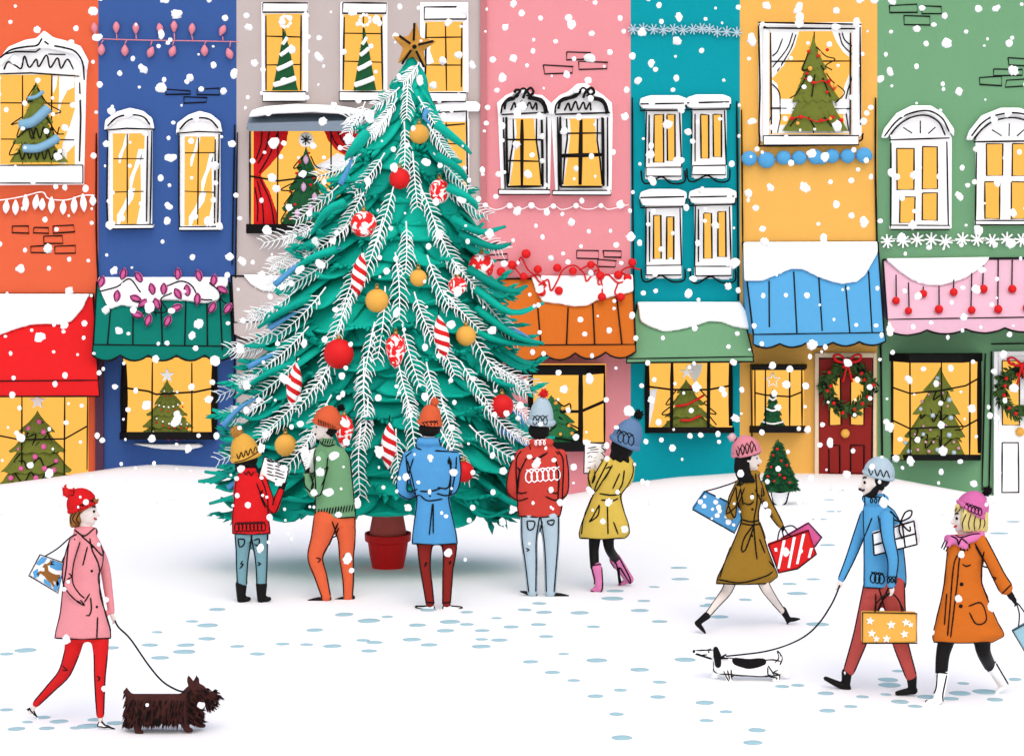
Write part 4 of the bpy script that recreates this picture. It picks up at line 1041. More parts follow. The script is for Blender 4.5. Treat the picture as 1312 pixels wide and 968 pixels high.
# long free tips on the right and at the foot
TIPS = [[(560, 160), (585, 180), (604, 197)], [(560, 200), (585, 215), (601, 236)], [(575, 240), (600, 254), (612, 268)], [(580, 280), (615, 297), (648, 290)], [(590, 300), (630, 316), (655, 312)],
        [(600, 345), (650, 372), (676, 366)], [(610, 370), (655, 400), (697, 388)], [(610, 395), (660, 430), (697, 440)], [(600, 420), (640, 436), (690, 442)], [(610, 470), (640, 490), (664, 494)], [(610, 560), (660, 590), (668, 560)],
        [(600, 600), (650, 640), (700, 655)], [(560, 620), (610, 650), (672, 664)], [(380, 590), (330, 610), (262, 604)], [(380, 610), (320, 630), (268, 645)], [(400, 620), (350, 640), (290, 640)], [(430, 630), (400, 650), (385, 664)],
        [(430, 320), (400, 330), (368, 352)], [(400, 380), (360, 400), (330, 420)], [(390, 460), (340, 480), (300, 510)], [(470, 170), (455, 190), (442, 205)], [(440, 260), (420, 270), (398, 300)]]
for (a, b, c) in TIPS:
    q = [P(a[0], a[1], TY-.6), P(b[0], b[1], TY-.66), P(c[0], c[1], TY-.5)]
    L = (q[2]-q[0]).length
    m = MB(); bough(m, q, .10+L*.15, .045, random.choice([0, 0, 2, 1]), jag=False); obj('long_bough', m, TG, TREE, smooth=True)
for pts, w in [([(352, 365), (382, 340), (420, 322), (437, 318)], .08), ([(345, 420), (372, 404), (400, 390)], .07), ([(318, 470), (345, 456), (362, 448)], .06), ([(436, 236), (446, 216), (452, 200)], .05), ([(286, 545), (310, 520), (334, 508)], .07), ([(292, 625), (310, 612), (330, 602)], .06),
               ([(645, 422), (665, 426), (680, 434)], .06), ([(640, 550), (668, 566), (686, 578)], .08), ([(604, 618), (640, 634), (672, 646)], .05), ([(640, 520), (664, 530), (672, 548)], .06), ([(548, 140), (544, 150), (552, 160)], .03)]:
    q = [P(x, yy, TY-.6) for x, yy in pts]
    m = MB(); bough(m, q, w*1.1, .03, 0, jag=False); obj('blue_frosted_bough', m, TBLUE, TREE, smooth=True)
# trunk and pot
m = MB(); m.lathe(P(497, 694, TY), [(.19, 0), (.17, .12), (.14, .28), (.11, .5), (.06, 1.2)], 20)
obj('trunk', m, M('red_brown_bark', (190, 84, 78), .9, .12, .5, 16, gain=1.), TREE, smooth=True)
m = MB(); b = P(497, 727, TY); k = TM
m.lathe(b, [(.02, .004), (20*k, 0), (23.5*k, .12), (26*k, 34*k), (29.5*k, 35*k), (30*k, 45*k), (28*k, 45*k), (27*k, 40*k), (.02, 39*k)], 36)
obj('plant_pot', m, RED, TREE, smooth=False, bevel=.01)

# frosted sprigs: curved stem with paired needles lying on the boughs
FROST = M('frost_white', (252, 253, 252), .7, .02, .05)
def tfront(px, py, off=.1):
    hw = thw(py)*TM*1.08; dx = (px-tcx(py))*TM
    d = math.sqrt(max(0, hw*hw-dx*dx))*SQ
    return P(px, py, TY-d-off)
def sprig(x, y, ang, L, bend, nl):
    m = MB(); pts = []; n = 12; L *= 1.18; nl *= 1.28; a = math.radians(ang); cx, cy = x, y; st = L/n
    for i in range(n+1):
        pts.append((cx, cy, a)); cx += math.sin(a)*st; cy += math.cos(a)*st; a += math.radians(bend)/n
    q = [tfront(px, py) for px, py, _ in pts]
    # even out the stem so that it lies like a twig
    m.tube(q, [.0075*(1-.5*i/n) for i in range(n+1)], 5)
    for i in range(2, n+1):
        px, py, aa = pts[i]
        for sg in (-1, 1):
            ln = nl*(1-abs(i/n-.6)*.75)*U(.75, 1.15); b = aa+sg*math.radians(U(42, 58))
            e1 = (px+math.sin(b)*ln*.6, py+math.cos(b)*ln*.55); b -= sg*math.radians(22)
            e2 = (e1[0]+math.sin(b)*ln*.45, e1[1]+math.cos(b)*ln*.45)
            base = q[i]
            p1 = base.lerp(tfront(*e1), .85); p2 = base.lerp(tfront(*e2), .85)
            p1 = Vector(P(e1[0], e1[1], p1.y)); p2 = Vector(P(e2[0], e2[1], p2.y))
            m.tube([base, p1, p2], [.0050, .0050, .003], 4)
    return obj('frosted_sprig', m, FROST, TREE, smooth=True)
SPR = []
for (y, ts) in [(112, [.1]), (138, [-.5, .55]), (172, [-.75, -.1, .6]), (212, [-.85, -.4, .15, .65]), (255, [-.9, -.5, -.1, .3, .72]), (300, [-.92, -.58, -.2, .16, .5, .82]), (345, [-.94, -.64, -.3, .02, .34, .66]),
                (390, [-.95, -.68, -.38, -.08, .22, .52, .8]), (435, [-.96, -.7, -.42, -.15, .12, .4, .7]), (480, [-.95, -.72, -.46, -.2, .08, .34, .62, .84]), (525, [-.92, -.66, -.4, -.12, .16, .44, .72]), (565, [-.8, -.5, -.2, .1, .4, .66])]:
    for t in ts:
        x = tcx(y)+t*.88*thw(y)+U(-5, 5)
        L = U(52, 78)*(.6+.4*min(1, thw(y)/120)); ang = t*58+U(-10, 10)
        sprig(x, y-L*.3, ang, L, U(-14, 14)+(-18 if t < -.5 else (10 if t > .5 else 0)), 15*(.7+.3*min(1, thw(y)/120)))
for (x, y, ang, L) in [(436, 140, -30, 46), (450, 150, -75, 40), (372, 300, -65, 44), (352, 360, -70, 46), (330, 400, -72, 44), (312, 450, -74, 44), (304, 490, -74, 38), (300, 525, -66, 36),
                       (480, 122, -55, 40), (505, 90, -40, 34), (470, 150, -40, 44), (352, 328, -60, 44), (640, 520, 50, 50), (628, 480, 50, 56), (645, 560, 58, 46)]:
    sprig(x+(32 if ang < 0 else 4), y-10, ang+8, L*.8, -14, 13)

# star on the top
m = MB(); cx, cy = 530, 59
pts = star_poly(cx, cy, 33, 15, 5, -84)
q = [P(x, yy, TY-.03) for x, yy in pts]; n = len(q)
f0 = P(cx, cy, TY-.13); b0 = P(cx, cy, TY+.07)
m.add(q+[f0, b0], [[i, (i+1) % n, n] for i in range(n)]+[[(i+1) % n, i, n+1] for i in range(n)])
st = obj('star_topper', union(m, .012, 2), M('ochre_star', (222, 158, 66), .6, .08, .1, 20), smooth=True)
tag(st, 'ochre five pointed star with black ray lines on the very top of the tree', 'star')
m = MB()
for x, yy in [(531, 30), (512, 46), (555, 53), (515, 82), (543, 86)]: m.tube([P(cx+(x-cx)*.25, cy+(yy-cy)*.25, TY-.125), P(x, yy, TY-.06)], .012, 5)
m.ball(P(cx+1, cy+1, TY-.13), .022, seg=8, rings=6); obj('ray_line', m, INK, st, smooth=True)

# baubles
SW = M2('red_white_marbled_glaze', (238, 34, 36), (252, 248, 244), 9., .50, .56, 2.2)
def bauble(label, x, y, r, mat, name='bauble', ry=None):
    k = TM; c = tfront(x, y, .10); ry = ry or r
    o = root(name, c, label, 'bauble', 'baubles on the big tree')
    m = MB(); rk, hk = r*k*.97, ry*k*.97
    if ry > r*1.25:
        m.lathe(c, [(rk*.1, -hk), (rk*.5, -hk*.72), (rk*.92, -hk*.1), (rk, hk*.25), (rk*.8, hk*.7), (rk*.3, hk*.97), (.01, hk)], 18)
    else: m.ball(c, rk, rk*.9, hk, 20, 12)
    obj('glass_ball', m, mat, o, smooth=True)
    m = MB(); m.lathe(c+Vector((0, 0, hk*.96)), [(.022, -.004), (.022, .028), (.012, .03)], 10); m.tube([c+Vector((.012*math.cos(a), 0, hk+.035+.012*math.sin(a))) for a in [i*math.pi/4 for i in range(8)]], .004, 4, closed=True)
    obj('hanger_cap', m, M('brass', (190, 150, 80), .35, .05, 0, metal=.8), o, smooth=True)
bauble('plain amber bauble, highest of all on the tree below the star', 537, 172, 13, GOLD)
bauble('plain red bauble high on the tree, just above the marbled pair', 512, 229, 13.5, RED)
bauble('red and white marbled bauble on the right upper edge of the tree', 563, 245, 13.5, SW, ry=16)
bauble('round red and white marbled bauble on the left upper boughs', 466, 287, 17, SW)
bauble('big red and white marbled bauble beside the brown awning', 617, 341, 17, SW)
bauble('small red and white marbled bauble left of the big one', 586, 366, 12, SW)
bauble('small amber bauble at the middle of the tree, above the marbled drop', 536, 356, 11, GOLD)
bauble('large amber bauble just below the left upper striped spindle', 483, 385, 15, GOLD)
bauble('amber bauble on the right boughs beside a striped spindle', 597, 430, 13, GOLD)
bauble('largest plain red bauble in the middle left of the tree', 434, 453, 19, RED)
bauble('red and white marbled drop hanging at the middle of the tree', 507, 450, 13, SW, 'drop_bauble', ry=22)
bauble('red bauble at the right edge above the red jumper man', 643, 520, 15, RED)
bauble('red bauble low beside the elbow of the blue coat', 594, 604, 13, RED)
bauble('amber bauble low on the left above the open song sheets', 366, 570, 14, GOLD)
bauble('red and white marbled drop behind the orange hat of the green jumper man', 441, 553, 12, SW, 'drop_bauble', ry=21)
def spindle(label, x, y, tilt):
    c = tfront(x, y, .10); k = TM; o = root('striped_spindle', c, label, 'bauble', 'striped spindle baubles')
    m = MB(); n = 72; prof = []; rows = 97
    for i in range(rows):
        t = i/(rows-1); prof.append((max(.004, 9.5*k*math.sin(math.pi*t)**.75), (t-.5)*57*k))
    rot = Matrix.Rotation(math.radians(tilt), 3, 'Y')
    m.lathe(c, prof, n, matf=lambda i, kk: 0 if ((i+kk*20/72*2.2) % 22) < 11 else 1, rot=rot)
    obj('spindle_body', m, [RED, WHITE], o, smooth=True)
    m = MB(); m.tube([c+rot @ Vector((0, 0, 27*k)), c+rot @ Vector((0, 0, 27*k))+Vector((0, .03, .07))], .006, 5); obj('hanging_loop', m, INK, o)
spindle('red and white striped spindle on the upper left boughs', 460, 353, 8)
spindle('red and white striped spindle leaning left on the right boughs', 566, 433, -8)
spindle('red and white striped spindle low on the left boughs', 377, 494, 6)
spindle('red and white striped spindle between the green jumper and the blue coat', 498, 571, 2)
# ================================================================== people
ZW = Vector((0, 0, 1))
class Fig:
    """A figure drawn in picture points (x, y) plus a depth offset d in the same unit (negative = towards the camera)."""
    def __init__(s, px, py, label, cat='person', name='person', group=None):
        g = ground_at(px, py); s.px, s.py = px, py
        s.Y = g.y; s.k = g.y/F; s.base = g
        s.t = root(name, g, label, cat, group)
        s.body = MB()
    def p(s, x, y, d=0): return P(x, y, s.Y+d*s.k)
    def gd(s, x, y): return (ground_at(x, y).y-s.Y)/s.k
    def loft(s, m, rows, dr=.62, sh=1., N=26, d0=0, wr=.0):
        """rows: (y, xl, xr[, depth half[, depth centre]])"""
        dense = []
        for i in range(len(rows)-1):
            for j in range(3): dense.append((i+j/3))
        dense.append(len(rows)-1)
        full = [(r[0], r[1], r[2], r[3] if len(r) > 3 and r[3] else (r[2]-r[1])/2*dr, r[4] if len(r) > 4 else d0) for r in rows]
        def at(t):
            i = min(int(t), len(full)-2); f = t-i
            f = f*f*(3-2*f)*.5+f*.5
            return [a+(b-a)*f for a, b in zip(full[i], full[i+1])]
        vs = []
        for t in dense:
            y, xl, xr, dh, dc = at(t); cx = (xl+xr)/2; hw = (xr-xl)/2*sh
            for k in range(N):
                a = 2*math.pi*k/N; w = 1+wr*math.sin(a*7+y*.15)
                ca, sa = math.cos(a), math.sin(a)
                ca = math.copysign(abs(ca)**.85, ca); sa = math.copysign(abs(sa)**.85, sa)
                vs.append(s.p(cx+hw*ca*w, y, dc+dh*sh*sa*w))
        L = len(dense); fs = []
        for i in range(L-1):
            for k in range(N): fs.append([i*N+k, i*N+(k+1) % N, (i+1)*N+(k+1) % N, (i+1)*N+k])
        fs.append(list(range(N))[::-1]); fs.append([(L-1)*N+k for k in range(N)])
        m.add(vs, fs)
    def limb(s, m, pts, sc=1., n=14):
        """pts: (x, y, d, r)"""
        q = [Vector((x, y, d, r)) for x, y, d, r in pts]
        c3 = catmull([Vector((v[0], v[1], v[2])) for v in q], n=5)
        rr = []
        for i in range(len(q)-1):
            kk = 5
            for j in range(kk): rr.append(q[i][3]+(q[i+1][3]-q[i][3])*j/kk)
        rr.append(q[-1][3]); rr = rr[:len(c3)]
        P3 = [s.p(v.x, v.y, v.z) for v in c3]; r = [a*sc*s.k for a in rr]
        m.tube(P3, r, n)
        m.ball(P3[0], r[0]*.98, seg=12, rings=8); m.ball(P3[-1], r[-1]*.98, seg=12, rings=8)
    def ball(s, m, x, y, d, rx, ry, rd=None, tilt=0, noise=0.):
        rd = rd or rx
        m.ball(s.p(x, y, d), rx*s.k, rd*s.k, ry*s.k, 18, 12, rot=Matrix.Rotation(math.radians(tilt), 3, 'Y') if tilt else None, noise=noise)
    def part(s, name, m, mat, parent=None, vox=.011, smooth=3, un=True):
        me = union(m, vox, smooth, name) if un else m
        return obj(name, me, mat, parent or s.t, smooth=True)
    def hand(s, m, x, y, d, ang, L=13., spread=.5, curl=.6, dd=0):
        """palm and five fingers; ang: direction of the fingers in the picture (0 = right, 90 = down)"""
        a = math.radians(ang); ux, uy = math.cos(a), math.sin(a)
        s.limb(m, [(x, y, d, 2.6), (x+ux*L*.25, y+uy*L*.25, d, 3.0), (x+ux*L*.45, y+uy*L*.45, d, 3.1)])
        for i, (o, ln) in enumerate([(-1.5, .36), (-.5, .46), (.5, .5), (1.5, .42)]):
            bx, by, bd = x+ux*L*.42-uy*o*spread*1.0, y+uy*L*.42+ux*o*spread*1.0, d+o*1.25*(1-spread)*1.2
            k1 = (bx+ux*L*ln*.5, by+uy*L*ln*.5, bd)
            a2 = a+curl*.9
            k2 = (k1[0]+math.cos(a2)*L*ln*.3, k1[1]+math.sin(a2)*L*ln*.3, bd)
            a3 = a2+curl*.9
            k3 = (k2[0]+math.cos(a3)*L*ln*.25, k2[1]+math.sin(a3)*L*ln*.25, bd)
            s.limb(m, [(bx, by, bd, 1.25), k1+(1.15,), k2+(1.05,), k3+(.9,)], n=8)
        t = a-.85
        tx, ty = x+ux*L*.12, y+uy*L*.12
        s.limb(m, [(tx, ty, d-1.5, 1.5), (tx+math.cos(t)*L*.25, ty+math.sin(t)*L*.25, d-2.5, 1.3), (tx+math.cos(t+.7)*L*.42, ty+math.sin(t+.7)*L*.42, d-2.5, 1.0)], n=8)
    def head(s, cx, cy, r, face, d=0, tilt=0, cheek=True):
        """face: direction the face looks in, (x, d). Adds skull, jaw, nose, ears to the body and returns eye and mouth places"""
        m = s.body; fx, fd = face; L = math.hypot(fx, fd); fx /= L; fd /= L; sx, sd = -fd, fx
        def q(f, u, sd_): return (cx+r*(fx*f+sx*sd_)+math.sin(math.radians(tilt))*u*r, cy-r*u, d+r*(fd*f+sd*sd_))
        def bl(f, u, w, a, b, c):
            x, y, dd = q(f, u, w); rx = math.hypot(a*fx, c*sx)*r; rd = math.hypot(a*fd, c*sd)*r
            s.ball(m, x, y, dd, rx, b*r, rd)
        bl(0, .1, 0, .95, 1.0, .8)          # skull
        bl(.28, -.35, 0, .62, .72, .6)      # face
        bl(.55, -.82, 0, .3, .26, .3)       # chin
        bl(.35, -.62, 0, .5, .4, .48)       # jaw
        def lm(pts): s.limb(m, [q(*a)+(b*r,) for a, b in pts], n=10)
        lm([((.80, .12, 0), .11), ((.98, -.12, 0), .12), ((1.12, -.30, 0), .13)])      # nose
        lm([((.86, -.34, 0), .1), ((.98, -.36, 0), .1)])
        lm([((.76, -.60, -.16), .08), ((.84, -.58, 0), .1), ((.76, -.60, .16), .08)])   # lips
        lm([((.68, .20, -.42), .1), ((.84, .24, 0), .1), ((.68, .20, .42), .1)])        # brow ridge
        for w in (-1, 1):
            bl(.02, -.1, w*.78, .2, .28, .1)
            bl(.5, -.3, w*.36, .3, .28, .22)
        s.hq = q; s.hr = r
    def face(s, lips=(190, 60, 50), smile=True, lash=True):
        b = s.bo; q = s.hq; r = s.hr*s.k
        for w in (-1, 1):
            m = MB(); x, y, d = q(.76, .02, w*.36); m.ball(s.p(x, y, d), r*.115, r*.115, r*.12, 10, 8); obj('eye', m, INK, b, smooth=True)
            m = MB(); pts = [s.p(*q(f, u, w*v)) for f, u, v in ((.84, .34, .2), (.80, .42, .38), (.66, .38, .55))]
            m.tube(catmull(pts, n=4), r*.06, 6); obj('eyebrow', m, INK, b, smooth=True)
        m = MB(); pts = [s.p(*q(f, u, v)) for f, u, v in ((.74, -.52, -.28), (.87, -.60, -.1), (.90, -.62, 0), (.87, -.60, .1), (.74, -.52, .28))]
        m.tube(catmull(pts, n=4), r*.08, 6); obj('mouth', m, M('lip_%d_%d' % lips[:2], lips, .5, .05, 0), b, smooth=True)
    def finish_body(s, mat=None):
        s.bo = s.part('body', s.body, mat or SKIN, None, .0075, 2); return s.bo
    def dome(s, m, bx, by, w, h, tilt, d=0, prof=None, knit=24, dw=.95):
        """knitted hat: base centre, half width, height, lean to the right in degrees"""
        t = math.radians(tilt); ax = Vector((math.sin(t), 0, math.cos(t))); rx = Vector((math.cos(t), 0, -math.sin(t)))
        prof = prof or [(1.0, 0), (1.05, .12), (1.05, .28), (1.0, .45), (.88, .63), (.68, .8), (.42, .93), (.12, 1.0)]
        c = s.p(bx, by, d); N = 48; vs = []
        for r, hh in prof:
            for k in range(N):
                a = 2*math.pi*k/N; rr = r*w*s.k*(1+.03*math.cos(a*knit))
                vs.append(c+ax*hh*h*s.k+rx*rr*math.cos(a)+Vector((0, rr*dw*math.sin(a), 0)))
        L = len(prof); fs = []
        for i in range(L-1):
            for k in range(N): fs.append([i*N+k, i*N+(k+1) % N, (i+1)*N+(k+1) % N, (i+1)*N+k])
        fs.append(list(range(N))[::-1]); fs.append([(L-1)*N+k for k in range(N)])
        m.add(vs, fs)
    def hat(s, bx, by, w, h, tilt, mat, pom=None, pommat=None, pomr=6, d=0, band=None, prof=None, scrib=(), spiky=False):
        m = MB(); s.dome(m, bx, by, w, h, tilt, d, prof)
        o = obj('knitted_hat', m, mat, s.t, smooth=True)
        m = MB(); t = math.radians(tilt)
        c = s.p(bx+math.sin(t)*h*.1, by-math.cos(t)*h*.1, d); N = 40
        ring = [c+(Vector((math.cos(t), 0, -math.sin(t)))*math.cos(a)+Vector((0, .96, 0))*math.sin(a))*w*1.0*s.k for a in [2*math.pi*i/N for i in range(N)]]
        m.tube(ring, [h*.11*s.k]*N, 8, closed=True)
        bo = obj('brim', m, band or mat, o, smooth=True)
        if pom:
            m = MB(); pc = s.p(pom[0], pom[1], d); R_ = pomr*s.k
            m.ball(pc, R_*.8, seg=14, rings=10, noise=.06)
            for i in range(150):
                v = Vector((U(-1, 1), U(-1, 1), U(-1, 1)))
                if .1 < v.length < 1: v.normalize(); m.blade(pc+v*R_*.6, v+Vector((U(-.3, .3), U(-.3, .3), U(-.3, .3))), R_*(U(.5, .85) if spiky else U(.35, .5)), R_*.2)
            obj('pompom', m, pommat or mat, o, smooth=False)
        if scrib: ink('knit_pattern', o, [o, bo], scrib, 1.5, s.Y)
        return o
    def edges(s, rows, i=1.2, hem=True):
        L = [(r[1]+i, r[0]) for r in rows]; Rr = [(r[2]-i, r[0]) for r in rows]
        out = [L, Rr]
        if hem: out.append([(rows[-1][1]+i, rows[-1][0]-1), ((rows[-1][1]+rows[-1][2])/2, rows[-1][0]), (rows[-1][2]-i, rows[-1][0]-1)])
        return out
    def sides(s, pts, i=1.2):
        """the two edge lines of a limb"""
        a = []; b = []
        for k, (x, y, d, r) in enumerate(pts):
            x0, y0 = pts[max(k-1, 0)][:2]; x1, y1 = pts[min(k+1, len(pts)-1)][:2]
            dx, dy = x1-x0, y1-y0; L = math.hypot(dx, dy) or 1; nx, ny = -dy/L, dx/L; q = max(.3, r-i)
            a.append((x+nx*q, y+ny*q)); b.append((x-nx*q, y-ny*q))
        return [a, b]
    def seam(s, o, lines, w=2.0, extra=(), mat=None, name='seam'):  # ink lines on the surface: drawn outlines along with seams, pockets and folds
        return ink(name, o, [o]+list(extra), lines, w, s.Y, mat)
    def buttons(s, o, pts, r=1.5, mat=None):
        for x, y in pts:
            c, d, n = cast([o], x, y, s.Y); m = MB(); m.ball(c, r*s.k, r*s.k*.6, r*s.k, 10, 7); obj('button', m, mat or INK, o, smooth=True)
    def shoe(s, heel, toe, ankle, d, r=3.2, mat=None, name='shoe', heelh=0, pointed=False, edge=None, boot=None):
        """heel/toe: bottom points; ankle: top of the shaft"""
        m = MB(); hx, hy = heel; tx, ty = toe
        dd = d if isinstance(d, tuple) else (d, d)
        s.limb(m, [(hx, hy-r-heelh, dd[0], r), ((hx+tx)/2, (hy+ty)/2-r*.75-heelh*.5, dd[0], r*.85), (tx-(tx-hx)*.06, ty-r*.5, dd[0], r*(.35 if pointed else .6))])
        s.limb(m, [(hx+(tx-hx)*.08, hy-r-heelh, dd[0], (boot*.72 if boot else r*1.02)), (ankle[0], ankle[1], dd[1], boot or r*.95)])
        if heelh: s.limb(m, [(hx, hy-heelh-r*.6, dd[0], r*.6), (hx, hy-.6, dd[0], .8)])
        else: s.limb(m, [(hx, hy-1.2, dd[0], 1.3), ((hx+tx)/2, (hy+ty)/2-.9, dd[0], 1.1)])
        o = s.part(name, m, mat or BLACK, None, .007, 2)
        if edge:
            ink('shoe_edging', o, [o], edge, 2.1, s.Y)
        return o
def cloth(name, rgb, bump=.25, scale=16): return M(name, rgb, .9, .06, bump, scale)
PAPER = M('sheet_paper', (252, 251, 247), .8, .02, .03)
def sheet(label, fig, quad, d, lines, fold=None):
    """song sheet: four picture corners and their depths"""
    k = fig.k; q = [fig.p(x, y, dd) for (x, y), dd in zip(quad, d)]
    o = root('song_sheet', sum(q, Vector())/4, label, 'song sheet')
    m = MB(); n = (q[1]-q[0]).cross(q[3]-q[0]).normalized()
    if n.y > 0: n = -n
    m.slab([v for v in q], n*-.006); pg = obj('page', m, PAPER, o)
    mm = inkmb([pg], [quad+[quad[0]]], 1.5, fig.Y, False)
    for ln in lines: inkmb([pg], [ln], 1.5, fig.Y, True, mm)
    obj('printed_lines', mm, INK, pg, smooth=True)
    return o
def curls(x0, y0, x1, y1, n, h, lean=.4):
    """looped handwriting-like stitch"""
    out = []
    for i in range(n*8+1):
        t = i/(n*8); a = i/8*2*math.pi
        out.append((x0+(x1-x0)*t+math.sin(a)*h*.35, y0+(y1-y0)*t-math.cos(a)*h*.5+0))
    return out
def zig(x0, y0, x1, y1, n, h):
    return [(x0+(x1-x0)*i/n, y0+(y1-y0)*i/n+(h/2 if i % 2 else -h/2)) for i in range(n+1)]
def ticks(x0, y0, x1, y1, n, h, lean=1):
    return [[(x0+(x1-x0)*i/n-lean, y0+(y1-y0)*i/n+h/2), (x0+(x1-x0)*i/n+lean, y0+(y1-y0)*i/n-h/2)] for i in range(n+1)]
def leash(label, pts3):
    m = MB(); m.tube(catmull(pts3, n=8), .0062, 6)
    o = obj('leash', m, INK, smooth=True); tag(o, label, 'leash'); return o
HAIRK = M('black_hair', (16, 13, 13), .6, .2, .6, 40)

# ---------------------------------------------------------------- A: woman in the pink coat
f = Fig(118, 935, 'person in pink coat, red bobble hat and red trousers walking the dark dog'); A_ = f
rows = [(674, 98, 121, 9), (686, 92, 124, 13), (696, 87, 130, 16), (710, 85, 133, 17), (724, 84, 132, 17), (738, 82, 127, 16), (758, 79, 130, 17), (786, 76, 136, 19), (806, 71, 142, 20), (818, 69, 143, 20)]
near = [(96, 692, -15, 8), (88, 720, -19, 7.6), (87, 746, -19, 7.2), (97, 762, -17, 6), (106, 769, -16, 5)]
far = [(120, 694, 14, 8), (133, 722, 18, 7), (139, 758, 16, 6), (143, 784, 8, 4.6)]
dB, dF = f.gd(44, 922), f.gd(126, 934)
legB = [(96, 815, 6, 13), (92, 836, 8, 10.5), (82, 862, dB*.5, 8.6), (64, 882, dB*.8, 6.6), (46, 901, dB, 5)]
legF = [(128, 815, -5, 12), (129, 838, -5, 9.6), (128, 865, -4, 8), (128, 892, dF, 6.6), (128.5, 915, dF, 5.4)]
f.loft(f.body, rows, sh=.72)
f.limb(f.body, [(106, 690, 0, 6), (108, 675, 0, 6.4), (110, 664, 0, 7)])
f.head(109, 655, 16, (1, -.12), 0)
f.limb(f.body, near, .6); f.limb(f.body, far, .6); f.hand(f.body, 143, 786, 7, 70, 15)
f.limb(f.body, legB, .62); f.limb(f.body, legF, .62)
f.limb(f.body, [(46, 901, dB, 3.2), (39, 912, dB, 3)]); f.limb(f.body, [(128.5, 915, dF, 3.4), (129, 925, dF, 3)])
f.finish_body(); f.face((200, 50, 45))
m = MB(); f.loft(m, rows, wr=.012); f.limb(m, near); f.limb(m, far)
f.limb(m, [(98, 679, -6, 4.5), (110, 682, -10, 4.5), (122, 681, -4, 4.5)]); f.limb(m, [(98, 679, 6, 4.5), (110, 681, 10, 4.5), (122, 681, 4, 4.5)])
COATP = cloth('pink_wool', (246, 157, 164)); c = f.part('coat', m, COATP)
f.seam(c, f.edges(rows[2:])+f.sides(near)+[[(95, 678), (108, 686), (122, 676), (124, 684)], [(104, 686), (118, 698), (131, 711), (133, 703)], [(115, 689), (118, 704), (127, 726), (128, 760), (137, 790), (142, 808)], [(125, 790), (124, 817)], [(116, 765), (117, 780), (114, 788), (110, 788)], [(88, 734), (92, 738), (86, 742)], [(112, 700), (106, 724)], [(98, 770), (108, 775), (103, 768)], [(108, 771), (112, 765), (115, 760)]])
f.buttons(c, [(118, 700), (117.5, 731), (124, 777)], 1.8)
TRS = cloth('red_cord', (234, 36, 38)); m = MB(); f.limb(m, legB); f.limb(m, legF); f.loft(m, [(800, 86, 138, 13), (822, 84, 140, 13)])
t_ = f.part('trousers', m, TRS); f.seam(t_, f.sides(legB[1:])+f.sides(legF[1:])+[[(80, 852), (86, 858), (80, 858)], [(124, 866), (128, 868), (125, 872)]])
HAIRB = M('brown_hair', (166, 112, 54), .6, .2, .5, 30)
m = MB()
for k in range(7): f.limb(m, [(98+k*1.2, 648+k, -9+k*3, 5.5), (94+k*.6, 662, -10+k*3.4, 5.2), (93+k*1.4, 672, -9+k*3, 4)])
for k in range(4): f.limb(m, [(104+k*5, 654-k*3.4, -12+k*2, 3.6), (109+k*5, 649-k*3, -11+k*2, 3.2)])
f.ball(m, 101, 656, 0, 10, 15, 13); h_ = f.part('hair', m, HAIRB, None, .009, 2)
f.seam(h_, [[(100, 652), (93, 664), (98, 671)], [(103, 655), (98, 665), (103, 672)], [(96, 652), (90, 664), (92, 671)]], 1.4)
f.hat(107, 651, 18, 27, -20, cloth('red_knit', (236, 32, 36), .5, 40), (88, 629), M('red_pompom_wool', (232, 36, 38), .95, .2, .4, 40), 10, prof=None, scrib=[curls(99, 653, 122, 642, 4, 9), [(84, 624), (93, 622), (94, 634), (86, 632)]])
f.shoe((36, 909), (51, 923), (38, 906), dB, 2.6, WHITE, 'shoe', 0, True, [[(33, 906), (38, 912), (46, 921), (51, 923)], [(37, 911), (38, 922)], [(42, 906), (45, 914), (51, 922)]])
f.shoe((127, 932), (149, 935), (128.5, 922), dF, 2.8, WHITE, 'shoe', 1.5, True, [[(125, 924), (127, 932), (138, 931), (149, 934)], [(132, 922), (138, 929), (148, 934)], [(126, 932), (126, 935)]])
# reindeer bag on her shoulder
def bag(label, fig, quad, d, th, mat, handle=(), patch=(), pmat=None, hmat=None, name='shopping_bag', edge=True, cat='bag'):
    k = fig.k; q = [fig.p(x, y, d-th/2) for x, y in quad]
    o = root(name, sum(q, Vector())/len(q), label, cat)
    m = MB(); m.slab(q, Vector((0, th*k, 0))); bd = obj('bag_body', m, mat, o, bevel=.012)
    for pts, pm in patch:
        mm = MB(); mm.prism(pts, fig.Y+(d-th/2)*k-.008, .009); obj('printed_motif', mm, pm, bd)
    mm = MB()
    if edge: mm.line(quad, fig.Y+(d-th/2)*k-.004, 1.9, closed=True, jit=.4)
    if mm.v: obj('bag_edging', mm, INK, bd, smooth=True)
    for hh in handle:
        mm = MB(); mm.tube(catmull([fig.p(x, y, dd) for x, y, dd in hh], n=6), .7*k*1.3, 6); obj('handle', mm, hmat or INK, o, smooth=True)
    return o
BROWN = M('tan_print', (158, 104, 46), .7, .08, 0)
BLUEP = M('sky_blue_card', (93, 172, 228), .7, .06, .03)
deer = [(57, 722), (60, 722), (61, 726), (62, 731), (66, 734), (71, 736), (76, 736), (77, 740), (74, 742), (76, 748), (73, 751), (72, 747), (70, 744), (67, 744), (70, 750), (68, 752), (65, 746), (60, 742), (57, 738), (52, 734), (49, 737), (47, 735), (51, 731), (57, 732), (57, 727), (54, 726)]
